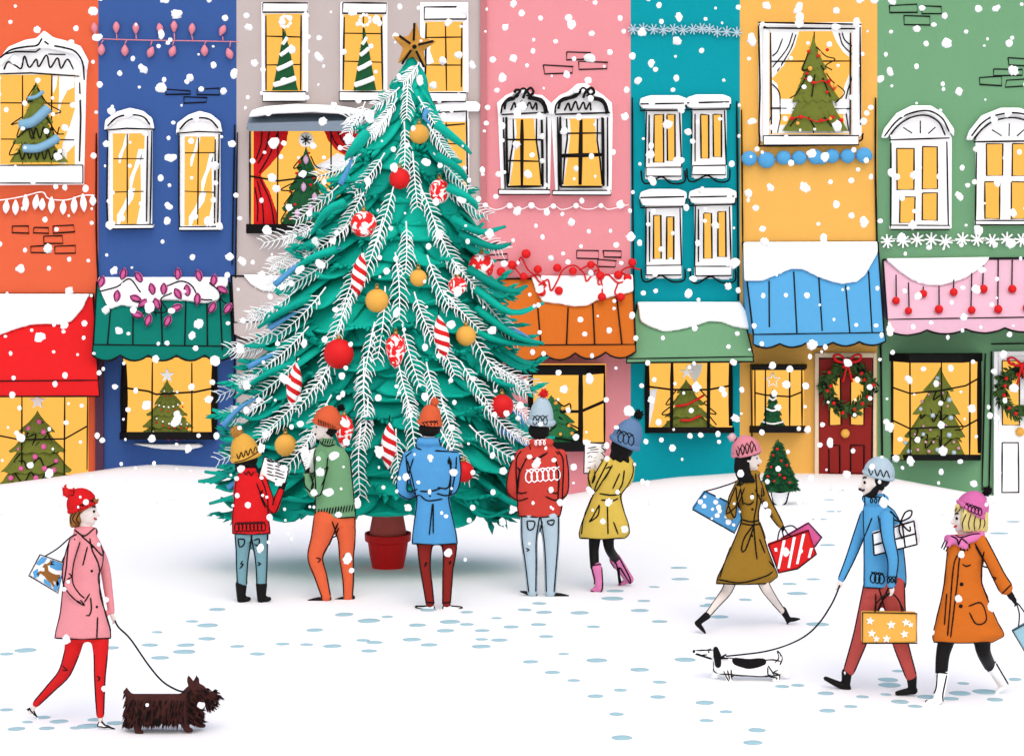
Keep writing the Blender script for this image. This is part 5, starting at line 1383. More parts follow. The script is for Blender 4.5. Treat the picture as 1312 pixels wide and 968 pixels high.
bag('blue and white bag printed with a leaping brown deer, hung behind the pink coat', f, [(51, 710), (83, 721), (74, 759), (37, 737)], -6, 6, WHITE,
    [[(58, 712, -6), (74, 702, -14), (90, 688, -22), (98, 684, -16)], [(79, 720, -6), (88, 702, -14), (96, 690, -22)]],
    [([(53, 713), (60, 715), (57, 720), (50, 724), (46, 722)], BLUEP), ([(66, 717), (80, 722), (79, 730), (72, 730), (64, 726)], BLUEP), ([(42, 732), (48, 728), (50, 738), (44, 740)], BLUEP), ([(56, 741), (64, 746), (66, 753), (56, 746)], BLUEP), ([(75, 740), (79, 736), (76, 752), (72, 757), (68, 754)], BLUEP), (deer, BROWN),
     ([(60, 722), (64, 719), (64, 717), (65, 717), (65, 719), (69, 718), (69, 719), (66, 721), (70, 722), (69, 723), (62, 724)], BROWN)])

# ---------------------------------------------------------------- dark shaggy dog
dg = Fig(215, 938, 'dark brown shaggy terrier with pricked ears trotting on a lead', 'dog', 'dog'); g = dg
m = g.body
g.loft(m, [(888, 166, 250, 10), (895, 161, 256, 14), (908, 160, 256, 15), (920, 161, 254, 14), (927, 166, 248, 10)])
g.limb(m, [(238, 900, 0, 13), (246, 888, 0, 11), (250, 886, 0, 10)]); g.ball(m, 252, 887, 0, 14, 12, 11); g.limb(m, [(258, 890, 0, 9), (268, 892, 0, 7.5), (274, 891, 0, 6)]); g.ball(m, 268, 899, 0, 7, 6, 6)
for sd in (-5, 5): g.limb(m, [(247, 880, sd, 5), (243+(9 if sd > 0 else 0), 871, sd, 3.8), (241+(10 if sd > 0 else 0), 864, sd, .8)])
g.limb(m, [(167, 893, 0, 5), (163, 886, 0, 3.4), (162, 881, 0, 1.6)])
for (x, y, xf, yf, sd) in [(176, 920, 177, 938, -7), (236, 920, 240, 935, -7), (250, 915, 256, 929, 8), (168, 918, 163, 930, 8)]:
    g.limb(m, [(x, y, sd, 6.5), ((x+xf)/2-1, (y+yf)/2, sd, 5), (xf, yf-1.5, sd, 4)]); g.limb(m, [(xf-1, yf-.8, sd, 3.6), (xf+5, yf, sd, 3)])
FUR = M('dark_brown_fur', (62, 30, 26), .85, .35, .5, 26, gain=1.)
b_ = g.part('body', m, FUR, None, .009, 2)
tree_ = bvh(b_)
FURK = M('black_fur', (20, 13, 12), .85, .3, .3, 30)
m = MB(); m2 = MB()
verts = [v.co+ORG[b_.name] for v in b_.data.vertices]; nrm = [v.normal.copy() for v in b_.data.vertices]
for i in range(1900):
    k = random.randrange(len(verts)); v = verts[k]; n_ = nrm[k]
    yy = 147+(H-v.z)/v.y*F; low = max(0, min(1, (yy-885)/40)); hd = v.x > g.p(238, 0).x
    if yy < 880 or yy > 924: continue
    d = n_*.5+Vector((-.15 if not hd else .5, 0, -1.1 if not hd else -.5+.3*R()))
    (m if i % 2 else m2).blade(v-n_*.004, d, U(.03, .055)*(1+.15*low), U(.010, .018), droop=.15)
obj('shaggy_coat', m, FUR, b_); obj('dark_fur_strands', m2, FURK, b_)
m = MB(); g.ball(m, 276, 885, 0, 2.6, 2.6, 3); obj('nose', m, INK, b_, smooth=True)
for sd in (-1, 1):
    m = MB(); g.ball(m, 262, 884, sd*9.2, 1.7, 1.7, 1.4); obj('eye', m, INK, b_, smooth=True)
m = MB(); ring = [g.p(241+6*math.cos(a)*.4-3*math.cos(a), 893+9*math.cos(a), 12.6*math.sin(a)) for a in [2*math.pi*i/20 for i in range(20)]]; m.tube(ring, 1.6*g.k, 6, closed=True); obj('collar', m, INK, b_, smooth=True)
leash('black lead from the pink coated person to the shaggy dark terrier', [f.p(146, 792, 6), f.p(152, 803, 5), f.p(167, 818, 3), f.p(190, 851, 0), f.p(208, 872, 0), dg.p(226, 883, -3), dg.p(238, 886, -6)])

# ---------------------------------------------------------------- B: child-like figure in red jumper with yellow hat
f = Fig(324, 771, 'person in red jumper, yellow bobble hat and black boots reading an open song sheet')
rows = [(600, 309, 326, 8), (608, 304, 332, 11), (620, 301, 339, 13), (640, 299, 344, 14), (662, 297, 345, 14), (684, 297, 347, 14)]
rarm = [(335, 616, -4, 8), (344, 640, -6, 7.5), (350, 652, -2, 6.5), (356, 638, 4, 5.4), (361, 625, 8, 4.6)]
larm = [(308, 616, 6, 7.5), (306, 638, 14, 7), (318, 640, 22, 5.5), (334, 622, 22, 4.4)]
legL = [(312, 684, 0, 12), (311, 705, 0, 9.5), (310, 725, -1, 8), (310, 748, 0, 7)]; legR = [(332, 684, 0, 12), (334, 705, 0, 9.5), (335, 725, 0, 8), (335, 748, 0, 7)]
f.loft(f.body, rows, sh=.72); f.limb(f.body, [(317, 612, 0, 6), (317, 598, 1, 6.4), (317, 590, 2, 7)]); f.head(317, 582, 15.5, (.55, 1), 3)
f.limb(f.body, rarm, .6); f.limb(f.body, larm, .6)
for L in (legL, legR): f.limb(f.body, L+[(L[-1][0], 760, 0, 5)], .6)
f.finish_body(); f.face()
m = MB(); f.loft(m, rows, wr=.012); f.limb(m, rarm); f.limb(m, larm); f.limb(m, [(310, 603, -8, 4), (325, 602, -8, 4)]); f.limb(m, [(310, 603, 8, 4), (325, 602, 8, 4)])
c = f.part('jumper', m, cloth('red_jumper_knit', (236, 33, 37), .4, 40))
f.seam(c, f.edges(rows[1:])+f.sides(rarm)+[curls(301, 675, 340, 674, 8, 12), [(312, 604), (316, 608), (318, 603), (322, 609), (325, 604)], [(332, 632), (337, 628), (334, 636), (340, 650)]], 1.6)
JB = cloth('pale_denim', (124, 170, 180)); m = MB(); f.limb(m, legL); f.limb(m, legR); f.loft(m, [(676, 300, 345, 11), (694, 301, 344, 11)])
t_ = f.part('trousers', m, JB); f.seam(t_, f.sides(legL)+f.sides(legR)+[[(305, 690), (313, 691), (312, 698), (307, 700), (305, 690)], [(325, 692), (332, 690), (331, 698), (326, 697)], [(311, 718), (308, 722), (312, 722), (307, 728)], [(330, 720), (334, 722), (330, 724)]])
for x, dx in ((309, 11), (335, 11)): f.shoe((x-1, 772), (x+dx, 769), (x, 748), (0, 0), 4.6, BLACK, 'boot', boot=7.6)
m = MB(); f.ball(m, 315, 588, -1, 15.5, 13, 13.5); f.limb(m, [(306, 592, -6, 6), (304, 602, -7, 3)]); f.limb(m, [(322, 594, -8, 5), (328, 599, -5, 3)]); f.part('hair', m, HAIRK, None, .009, 2)
YK = cloth('amber_knit', (249, 188, 82), .5, 40)
f.hat(316, 588, 17, 34, -14, YK, (303, 553), M('black_amber_wool', (190, 136, 60), .95, .8, .4, 60), 9.5, 1, scrib=[zig(303, 585, 330, 575, 9, 8), [(300, 592), (315, 588), (332, 578)], [(294, 548), (300, 556), (303, 548), (296, 556), (301, 546)]])
m = MB(); f.hand(m, 361, 626, 8, -60, 12, .4, .5); f.limb(m, [(359, 630, 7, 4.8), (362, 622, 8, 4.2)]); f.part('glove', m, BLACK, None, .007, 2)
m = MB(); f.hand(m, 334, 622, 22, -40, 12, .4, .5); f.part('glove', m, BLACK, None, .007, 2)
sheet('wide open song sheet held by the person in the yellow hat', f, [(339, 584), (371, 599), (364, 624), (332, 609)], [10, 14, 8, 6],
      [[(342, 590+i*4.2), (346+U(0, 6), 592+i*4.3)] for i in range(5)]+[[(352, 596+i*4.2), (362+U(0, 4), 600+i*4.2)] for i in range(5)]+[[(341, 588), (347, 590)], [(355, 594), (365, 599)]])

# ---------------------------------------------------------------- C: green jumper
f = Fig(425, 768, 'person in sage green jumper and orange trousers singing from a sheet')
rows = [(561, 412, 427, 8), (569, 409, 429, 9), (575, 403, 443, 11), (586, 401, 449, 14), (602, 402, 451, 15), (622, 403, 453, 15), (642, 403, 455, 15), (663, 403, 457, 15)]
arm = [(412, 585, -14, 9), (410, 606, -18, 8.4), (404, 630, -16, 7.8), (397, 622, -10, 6.4), (393, 608, -6, 5)]
arm2 = [(430, 586, 14, 9), (424, 612, 20, 8), (408, 624, 18, 6.6), (398, 610, 8, 5)]
legL = [(418, 665, -3, 17), (411, 690, -3, 13.5), (404, 714, -4, 10.5), (411, 738, -3, 8.8), (418, 764, -4, 6.6)]; legR = [(440, 665, 3, 16), (444, 690, 3, 12), (444, 715, 3, 9.8), (446, 740, 3, 8), (446, 764, 3, 6.6)]
f.loft(f.body, rows, sh=.72); f.limb(f.body, [(421, 575, 0, 7), (420, 562, 0, 7), (419, 553, 0, 7)]); f.head(417, 547, 15, (-1, -.1), 0)
f.limb(f.body, arm, .6); f.limb(f.body, arm2, .6); f.limb(f.body, legL, .62); f.limb(f.body, legR, .62)
f.finish_body(); f.face((60, 30, 30))
m = MB(); f.loft(m, rows, wr=.012); f.limb(m, arm); f.limb(m, arm2); f.limb(m, [(413, 566, -6, 4.5), (421, 566, -9, 4.5), (427, 567, -4, 4.5)]); f.limb(m, [(413, 566, 6, 4.5), (421, 566, 9, 4.5), (427, 567, 4, 4.5)])
c = f.part('jumper', m, cloth('sage_knit', (124, 176, 128), .4, 40))
f.seam(c, f.edges(rows[2:])+f.sides(arm)+ticks(408, 656, 455, 650, 13, 9)+ticks(414, 565, 426, 566, 4, 6)+[[(410, 560), (412, 568), (421, 571), (429, 569)], [(415, 602), (420, 598), (416, 612), (412, 622)], [(402, 640), (402, 660)]])
OT = cloth('orange_twill', (242, 109, 68)); m = MB(); f.limb(m, legL); f.limb(m, legR); f.loft(m, [(656, 403, 456, 13), (674, 402, 456, 13)])
t_ = f.part('trousers', m, OT); f.seam(t_, f.sides(legL)+f.sides(legR)+[[(434, 676), (424, 700)], [(405, 714), (411, 716), (407, 720)], [(440, 712), (446, 708), (442, 716)]])
f.shoe((422, 769), (393, 770), (418, 762), -4, 3.2, BLACK, pointed=True); f.shoe((452, 768), (426, 769.5), (447, 762), 3, 3.2, BLACK, pointed=True)
m = MB(); f.ball(m, 422, 549, 0, 11, 9, 12.6); f.limb(m, [(405, 540, -4, 3.4), (408, 537, 0, 3.6), (405, 540, 4, 3.4)]); f.limb(m, [(424, 553, -8, 4), (425, 558, -6, 2.4)]); f.limb(m, [(424, 553, 8, 4), (425, 558, 6, 2.4)]); f.part('hair', m, HAIRK, None, .009, 2)
f.hat(418.5, 545, 17, 26, 14, cloth('orange_knit', (240, 108, 66), .5, 40), (437, 522), M('black_wool', (20, 16, 16), .95, .2, .3, 40), 5.2, 0, scrib=ticks(408, 540, 430, 549, 10, 7, .2), spiky=True)
m = MB(); f.hand(m, 393, 609, -6, -80, 12, .4, .5); f.limb(m, [(394, 613, -7, 5), (393, 607, -6, 4.2)]); f.part('glove', m, BLACK, None, .007, 2)
m = MB(); f.hand(m, 398, 610, 8, -100, 12, .4, .4); f.part('glove', m, BLACK, None, .007, 2)
sheet('narrow song sheet held close by the person in the green jumper', f, [(384, 581), (407, 571), (403, 606), (392, 606)], [-4, 2, 4, -4], [[(388, 582+i*3.4), (398-i*.4, 578+i*3.4)] for i in range(6)])

# ---------------------------------------------------------------- D: blue coat seen from behind
f = Fig(558, 780, 'person in long sky blue coat and orange hat standing with back to us')
rows = [(560, 536, 561, 9), (570, 533, 564, 10), (577, 526, 575, 12), (585, 519, 586, 14), (602, 521, 585, 15), (628, 528, 580, 14), (638, 533, 576, 13), (660, 531, 580, 16), (682, 528, 585, 18), (697, 527, 587, 18)]
la = [(523, 585, 0, 8), (517, 606, -1, 8), (515, 627, 0, 7.4), (524, 634, 10, 6), (536, 630, 20, 5)]; ra = [(582, 584, 0, 8), (584, 606, 0, 7.6), (580, 626, 2, 7), (572, 630, 14, 5.6), (560, 628, 20, 5)]
legL = [(545, 690, 0, 11.5), (544, 708, 0, 9.2), (545, 728, -1, 7.4), (548, 750, 0, 6.8), (551, 772, 0, 6)]; legR = [(575, 690, 0, 11.5), (576, 708, 0, 9.2), (574, 728, -1, 7.4), (573, 750, 0, 6.8), (572, 772, 0, 6)]
f.loft(f.body, rows, sh=.72); f.limb(f.body, [(549, 570, 0, 7), (550, 556, 0, 7), (550, 548, 1, 7)]); f.head(550.5, 545, 15, (.1, 1), 2)
for L in (la, ra): f.limb(f.body, L, .6)
f.hand(f.body, 538, 630, 21, 0, 12); f.hand(f.body, 558, 628, 21, 180, 12)
for L in (legL, legR): f.limb(f.body, L, .62)
f.finish_body(); f.face()
m = MB(); f.loft(m, rows, wr=.01); f.limb(m, la); f.limb(m, ra); f.limb(m, [(537, 565, -8, 5), (549, 566, -11, 5), (561, 565, -8, 5)]); f.limb(m, [(537, 565, 8, 5), (549, 564, 11, 5), (561, 565, 8, 5)])
c = f.part('coat', m, cloth('sky_blue_wool', (88, 166, 224)))
f.seam(c, f.edges(rows[3:])+f.sides(la)+f.sides(ra)+[[(535, 560), (548, 557), (561, 559)], [(535, 560), (533, 572), (540, 576)], [(562, 560), (565, 572)], [(528, 578), (519, 585)], [(557, 577), (587, 579)], [(538, 629), (552, 629), (565, 625)], [(538, 634), (548, 641), (567, 639)], [(554, 645), (550, 685)], [(555, 645), (555, 683)], [(573, 590), (577, 588), (574, 594), (576, 586)], [(522, 590), (528, 612), (534, 640)], [(578, 590), (577, 620), (575, 636)]])
f.buttons(c, [(551, 635)], 1.3)
m = MB(); f.limb(m, legL); f.limb(m, legR); f.loft(m, [(680, 534, 585, 12), (698, 533, 586, 12)])
t_ = f.part('trousers', m, cloth('maroon_twill', (146, 40, 34))); f.seam(t_, f.sides(legL)+f.sides(legR)+[[(544, 722), (547, 720), (544, 726)], [(575, 720), (578, 719), (575, 723)], [(546, 771), (558, 772)], [(566, 772), (579, 771)]])
f.shoe((555, 780.5), (530, 778), (552, 773), 0, 2.8, WHITE, pointed=True, edge=[[(530, 777), (540, 781), (556, 781)], [(531, 776), (544, 776), (555, 774)], [(556, 775), (557, 781)]])
f.shoe((569, 781), (594, 779), (571, 773), 0, 2.8, WHITE, pointed=True, edge=[[(594, 778), (582, 782), (568, 781)], [(593, 777), (580, 776), (570, 774)], [(568, 775), (567, 781)]])
m = MB(); f.ball(m, 550.5, 549, -1, 14.2, 10.5, 13.6); f.part('hair', m, HAIRK, None, .009, 2)
f.hat(550.5, 544, 14, 26, 6, cloth('orange_knit', (240, 108, 66)), (557, 514.5), cloth('orange_knit', (240, 108, 66)), 6.4, 0, prof=[(1.0, 0), (1.03, .15), (1.0, .35), (.9, .55), (.78, .75), (.6, .9), (.25, 1.0)], scrib=[curls(540, 545, 561, 543, 5, 9), [(553, 512), (560, 511), (561, 518), (554, 518), (553, 512)]])

# ---------------------------------------------------------------- E: red jumper man seen from behind
f = Fig(695, 763, 'person in brick red jumper with white looped stitching and pale blue hat')
rows = [(561, 682, 704, 9), (569, 678, 707, 10), (577, 667, 716, 12), (586, 661, 722, 14), (602, 660, 723, 15), (626, 661, 722, 15), (648, 662, 721, 14), (662, 664, 718, 14)]
la = [(668, 583, 0, 8.5), (659, 604, -1, 8.2), (656, 626, 0, 7.6), (664, 636, 12, 6), (676, 634, 22, 5)]; ra = [(718, 583, 0, 8.5), (722, 606, 0, 7.6), (721, 630, 2, 7), (712, 636, 14, 5.6), (700, 632, 22, 5)]
legL = [(680, 660, 0, 14), (678, 690, 0, 11.5), (680, 720, 0, 9.4), (682, 758, 0, 7)]; legR = [(704, 660, 0, 14), (706, 690, 0, 11.5), (706, 720, 0, 9.4), (705, 758, 0, 7.4)]
f.loft(f.body, rows, sh=.72); f.limb(f.body, [(692, 570, 0, 7), (692, 556, 0, 7), (692, 548, 1, 7)]); f.head(692, 546, 15, (-.1, 1), 2)
for L in (la, ra): f.limb(f.body, L, .6)
f.hand(f.body, 678, 634, 23, 0, 12); f.hand(f.body, 698, 632, 23, 180, 12)
for L in (legL, legR): f.limb(f.body, L, .62)
f.finish_body(); f.face()
m = MB(); f.loft(m, rows, wr=.01); f.limb(m, la); f.limb(m, ra); f.limb(m, [(682, 566, -8, 4.6), (693, 567, -11, 4.6), (705, 566, -8, 4.6)]); f.limb(m, [(682, 566, 8, 4.6), (693, 565, 11, 4.6), (705, 566, 8, 4.6)])
c = f.part('jumper', m, cloth('brick_red_knit', (224, 74, 62), .4, 40))
f.seam(c, f.edges(rows[2:])+f.sides(la)+f.sides(ra)+[[(682, 588), (692, 586), (702, 579)], [(690, 586), (698, 581)], [(678, 570), (680, 576)], [(712, 578), (716, 582)], [(666, 600), (663, 632)], [(716, 600), (715, 640)], [(663, 598), (666, 604), (664, 610)]])
f.seam(c, [curls(674, 610, 717, 606, 6, 17)], 1.9, mat=WHITE, name='white_stitching'); f.seam(c, [curls(684, 567, 700, 566, 3, 7)], 1.4, mat=WHITE, name='white_stitching')
m = MB(); f.limb(m, legL); f.limb(m, legR); f.loft(m, [(652, 667, 717, 12), (672, 667, 717, 12)])
t_ = f.part('trousers', m, cloth('ice_denim', (196, 218, 231))); f.seam(t_, f.sides(legL, 2.5)+f.sides(legR, 2.5)+[[(675, 667), (685, 668), (683, 677), (677, 678), (675, 667)], [(701, 667), (710, 666), (708, 672), (703, 671), (701, 667)], [(695, 668), (692, 680)], [(674, 702), (678, 704), (675, 706)]])
f.shoe((686, 764), (665, 758.5), (682, 757), 0, 3, BLACK, pointed=True); f.shoe((706, 764), (730, 764), (705, 757), 0, 3, BLACK, pointed=True)
m = MB(); f.ball(m, 690.5, 551, -1, 14, 11.5, 14); f.limb(m, [(682, 555, -9, 4), (690, 560, -9, 3.4), (700, 556, -8, 4)]); f.part('hair', m, HAIRK, None, .009, 2)
f.hat(693, 544, 15.2, 36, 3, cloth('ice_knit', (197, 220, 233), .5, 40), (696.5, 504), M('red_pompom_wool', (232, 36, 38), .95, .2, .4, 40), 6.5, 0, prof=[(1.0, 0), (1.02, .2), (.97, .4), (.86, .6), (.68, .78), (.45, .92), (.2, 1.0)], scrib=[curls(682, 538, 702, 538, 3, 12)], spiky=True)

# ---------------------------------------------------------------- F: yellow coat
f = Fig(782, 757, 'person in mustard yellow belted coat and pink boots holding up a song sheet')
rows = [(582, 783, 807, 9), (592, 777, 812, 12), (606, 770, 812, 14), (620, 763, 806, 14), (633, 759, 797, 13), (641, 756, 797, 13), (656, 750, 801, 16), (671, 744, 806, 18), (683, 741, 807, 18), (690, 742, 800, 17)]
arm = [(779, 592, -8, 8), (768, 610, -12, 7.6), (760, 624, -6, 7), (758, 612, 4, 5.4), (759, 603, 10, 4.4)]; arm2 = [(806, 596, 4, 8), (803, 616, 12, 7), (786, 624, 22, 6), (772, 612, 22, 4.4)]
dL, dR = f.gd(766, 758), f.gd(800, 750)
legL = [(762, 688, 0, 8), (761, 705, 0, 6.4), (762, 726, dL, 6)]; legR = [(779, 688, 3, 8), (781, 703, 4, 6.4), (789, 716, dR*.6, 6)]
f.loft(f.body, rows, sh=.7); f.limb(f.body, [(795, 594, 0, 6.4), (799, 580, 2, 6.4), (801, 572, 3, 7)]); f.head(801, 568, 15, (-.5, 1), 4)
f.limb(f.body, arm, .6); f.limb(f.body, arm2, .6)
f.limb(f.body, legL+[(764, 750, dL, 3.4)], .8); f.limb(f.body, legR+[(802, 744, dR, 3.4)], .8)
f.finish_body(); f.face()
m = MB(); f.loft(m, rows, wr=.015); f.limb(m, arm); f.limb(m, arm2)
c = f.part('coat', m, cloth('mustard_wool', (232, 199, 88)))
f.seam(c, f.edges(rows[1:])+f.sides(arm)+[[(768, 632), (784, 634), (796, 632)], [(770, 640), (785, 641), (792, 638)], [(768, 646), (758, 664), (755, 668), (766, 660), (768, 646)], [(778, 640), (779, 684)], [(786, 668), (792, 684)], [(776, 600), (782, 598), (778, 608), (772, 616)], [(794, 606), (785, 626)], [(800, 602), (797, 620), (790, 632)], [(756, 636), (748, 664), (745, 684)]])
m = MB(); f.limb(m, legL); f.limb(m, legR); f.loft(m, [(676, 755, 788, 10), (690, 755, 788, 10)]); f.part('tights', m, BLACK, None, .009, 2)
PB = M('pink_boot_leather', (238, 136, 190), .5, .05, .05)
f.shoe((769, 757), (756, 758), (764, 726), (dL, dL), 4, PB, 'boot', 0, True, [[(757, 724), (772, 722)], [(771, 726), (771, 756), (757, 757)], [(758, 726), (762, 745), (756, 755)]], boot=7.4)
f.shoe((808, 746), (791, 751), (788, 716), (dR, dR*.6), 4, PB, 'boot', 0, True, [[(780, 718), (794, 710)], [(793, 713), (808, 745), (792, 750)], [(782, 719), (796, 742), (791, 748)]], boot=8)
m = MB(); f.ball(m, 797, 573, 0, 15, 16, 14); f.limb(m, [(788, 580, -6, 6), (784, 588, -8, 4), (783, 592, -8, 2.4)]); f.limb(m, [(800, 584, -8, 6), (804, 592, -8, 3)]); f.limb(m, [(793, 586, -10, 5), (796, 593, -9, 2.4)]); f.part('hair', m, HAIRK, None, .009, 2)
f.hat(799, 570, 17.5, 37, 24, cloth('slate_blue_knit', (112, 148, 190), .5, 40), (818, 531), M('black_wool', (20, 16, 16)), 6.6, 2, scrib=[curls(792, 558, 812, 564, 3, 15), [(790, 556), (794, 550), (796, 556)]], spiky=True)
m = MB(); f.hand(m, 759, 604, 10, -80, 12, .4, .5); f.part('glove', m, SKIN, None, .007, 2); m = MB(); f.hand(m, 772, 612, 22, -100, 12, .4, .4); f.part('glove', m, SKIN, None, .007, 2)
sheet('tall song sheet raised by the person in the yellow coat', f, [(749, 566), (776, 568), (772, 606), (748, 606)], [12, 18, 16, 8], [[(753, 574), (764, 572)], [(752, 581), (756, 579), (768, 579)], [(753, 586), (757, 583), (759, 587), (766, 584)], [(753, 592), (765, 590)], [(752, 599), (764, 598)], [(755, 576), (767, 575)]])

# ---------------------------------------------------------------- G: brown coat woman with shopping
f = Fig(955, 808, 'person in long brown belted coat and pink hat striding with shopping bags')
rows = [(602, 955, 971, 8), (612, 947, 973, 11), (624, 942, 977, 14), (640, 943, 976, 15), (655, 947, 973, 14), (667, 949, 973, 13), (681, 944, 978, 17), (701, 936, 984, 19), (721, 927, 991, 21), (738, 919, 997, 22), (748, 917, 984, 20)]
near = [(948, 622, -12, 7.6), (939, 644, -16, 7.4), (936, 660, -16, 7), (940, 642, -21, 5.6), (946, 624, -20, 4.6)]; far = [(974, 624, 10, 8), (983, 644, 12, 7), (993, 661, 8, 6), (1000, 672, 4, 4.6)]
dB, dF = f.gd(897, 811), f.gd(1018, 800)
legB = [(936, 745, 4, 8), (930, 758, 5, 7), (917, 774, dB*.6, 5.4), (906, 788, dB, 4.2)]; legF = [(977, 742, -3, 8), (982, 754, -3, 7), (993, 770, dF*.7, 5.4), (1003, 783, dF, 4.2)]
f.loft(f.body, rows, sh=.7); f.limb(f.body, [(960, 616, 0, 6), (960, 604, 0, 6), (960, 596, 0, 6.4)]); f.head(959, 587, 14.5, (1, -.15), 0)
f.limb(f.body, near, .6); f.limb(f.body, far, .6); f.limb(f.body, legB); f.limb(f.body, legF)
f.finish_body(); f.face((150, 40, 36))
f.seam(f.bo, f.sides(legB, .9)+f.sides(legF, .9), 1.4, name='leg_outline')  # drawn ink outline of the legs
m = MB(); f.loft(m, rows, wr=.018); f.limb(m, near); f.limb(m, far); f.limb(m, [(955, 606, -5, 4), (963, 607, -9, 4), (971, 606, -4, 4)]); f.limb(m, [(955, 606, 5, 4), (963, 606, 9, 4), (971, 606, 4, 4)])
c = f.part('coat', m, cloth('tan_gabardine', (166, 126, 44)))
f.seam(c, f.edges(rows[2:])+f.sides(near)+f.sides(far)+[[(968, 606), (970, 640), (966, 668), (968, 700), (970, 716)], [(955, 603), (957, 614), (948, 622)], [(972, 608), (979, 633), (973, 634)], [(950, 665), (962, 668), (973, 666)], [(949, 670), (962, 672), (974, 671)], [(967, 670), (954, 688), (950, 704), (955, 704), (966, 674)], [(974, 668), (982, 676), (986, 688), (982, 686)], [(953, 644), (960, 646), (966, 642)], [(973, 690), (980, 708)], [(920, 742), (950, 746), (980, 738), (990, 732)], [(985, 718), (993, 728)], [(978, 640), (990, 662)], [(936, 700), (928, 722), (922, 740)]])
f.buttons(c, [(964, 633), (964, 652), (963.5, 686)], 1.7)
m = MB(); f.ball(m, 955, 584, 0, 13, 13, 13.4)
for k in range(5): f.limb(m, [(946+k*2.4, 588, -11+k*1, 5), (945+k*3, 602, -13+k, 4.6), (949+k*4, 616, -15+k*.6, 2.8)])
for k in range(5): f.limb(m, [(946+k*2.4, 588, 11-k*1, 5), (945+k*3, 602, 13-k, 4.6), (949+k*3, 612, 14-k*.6, 3)])
f.limb(m, [(966, 580, -8, 4), (971, 577, -2, 4), (971, 578, 5, 4)]); f.part('hair', m, HAIRK, None, .009, 2)
f.hat(957, 582, 17.5, 25, -13, cloth('rose_knit', (244, 152, 166), .5, 40), (938, 560), M('white_rose_wool', (246, 200, 205), .95, .1, .3, 40), 6, 0, scrib=[zig(943, 580, 969, 573, 9, 10), zig(945, 574, 966, 567, 7, 6), [(935, 556), (940, 554), (943, 560), (939, 565)]])
m = MB(); f.hand(m, 946, 625, -20, -80, 12, .5, .9); f.part('glove', m, BLACK, None, .007, 2); m = MB(); f.hand(m, 1000, 671, 4, 60, 12, .5, .9); f.part('glove', m, BLACK, None, .007, 2)
f.shoe((893, 803), (905, 813), (906, 788), (dB, dB), 3.4, BLACK, 'boot', 2, True, boot=5); f.shoe((1009, 801), (1026, 794), (1003, 781), (dF, dF), 3.4, BLACK, 'boot', 4, True, boot=5)
dots = []
for x, y, r in [(903, 636, 2.2), (902, 648, 3), (913, 652, 2), (917, 643, 3), (921, 650, 3.6), (919, 660, 3), (930, 662, 2), (933, 668, 4), (912, 664, 1.6), (948, 655, 1.8), (926, 676, 1.4), (940, 672, 2.2)]:
    dots.append(([(x+r*math.cos(a)*U(.8, 1.2), y+r*math.sin(a)*U(.8, 1.2)) for a in [i*math.pi/4 for i in range(8)]], WHITE))
bag('blue spotted bag slung over the shoulder of the brown coat', f, [(903, 629), (956, 653), (941, 683), (887, 652)], -2, 12, BLUEP, [[(904, 629, -6), (922, 624, -16), (940, 618, -24), (947, 614, -24)], [(953, 651, -10), (950, 632, -20), (947, 616, -24)]], dots)
st = [([(x0, y0), (x0+3.6, y0-.4), (x1+3, y1), (x1, y1)], WHITE) for x0, y0, x1, y1 in [(1003, 692, 996, 728), (1016, 688, 1009, 727), (1028, 684, 1020, 722), (1038, 702, 1035, 714), (992, 702, 993, 706)]]
bag('red and white diagonally striped bag hanging from the brown coat\'s gloved hand', f, [(984, 697), (1036, 679), (1046, 710), (1022, 728), (998, 734)], -2, 10, RED, [[(996, 694, -2), (998, 682, 0), (1003, 675, 2), (1010, 684, -2), (1018, 688, -2)]], st)
bag('pink bag carried just behind the red striped one', f, [(1000, 690), (1036, 669), (1053, 688), (1044, 700), (1010, 712)], 12, 8, PINKB, [[(1004, 688, 12), (1003, 677, 8), (1014, 673, 10), (1022, 678, 12)]])

# ---------------------------------------------------------------- H: bearded man with parcels
f = Fig(1120, 889, 'bearded person in blue jumper and pale hat with wrapped box walking a spotted dog'); H_ = f
rows = [(632, 1110, 1133, 9), (645, 1107, 1136, 11), (653, 1105, 1146, 14), (666, 1105, 1153, 17), (690, 1106, 1157, 18), (716, 1106, 1160, 18), (740, 1106, 1162, 18), (753, 1106, 1161, 18)]
far = [(1110, 660, 12, 9), (1099, 690, 18, 8), (1089, 716, 14, 6.6), (1078, 741, 6, 5)]; near = [(1136, 662, -17, 10), (1138, 688, -32, 9), (1144, 716, -34, 8), (1143, 738, -30, 6.6), (1142, 748, -28, 6)]
dF, dB = f.gd(1072, 882), f.gd(1162, 891)
legF = [(1123, 748, 4, 17), (1113, 780, 4, 13.5), (1103, 815, dF*.5, 11), (1088, 858, dF, 8)]; legB = [(1142, 748, -4, 18), (1147, 780, -4, 14), (1153, 820, dB*.5, 11), (1167, 865, dB, 8)]
f.loft(f.body, rows, sh=.72); f.limb(f.body, [(1123, 648, 0, 8), (1122, 634, 0, 8), (1122, 624, 0, 8)]); f.head(1120, 618, 17, (-1, -.12), 0)
f.limb(f.body, far, .62); f.limb(f.body, near, .62); f.hand(f.body, 1077, 743, 5, 105, 17, .5, .9); f.hand(f.body, 1142, 750, -28, 85, 16, .5, .9)
f.limb(f.body, legF, .64); f.limb(f.body, legB, .64)
f.finish_body(); f.face((70, 36, 30))
m = MB(); f.loft(m, rows, wr=.01); f.limb(m, far); f.limb(m, near); f.limb(m, [(1110, 640, -7, 5.5), (1121, 642, -12, 5.5), (1134, 639, -6, 5.5)]); f.limb(m, [(1110, 640, 7, 5.5), (1121, 641, 12, 5.5), (1134, 639, 6, 5.5)])
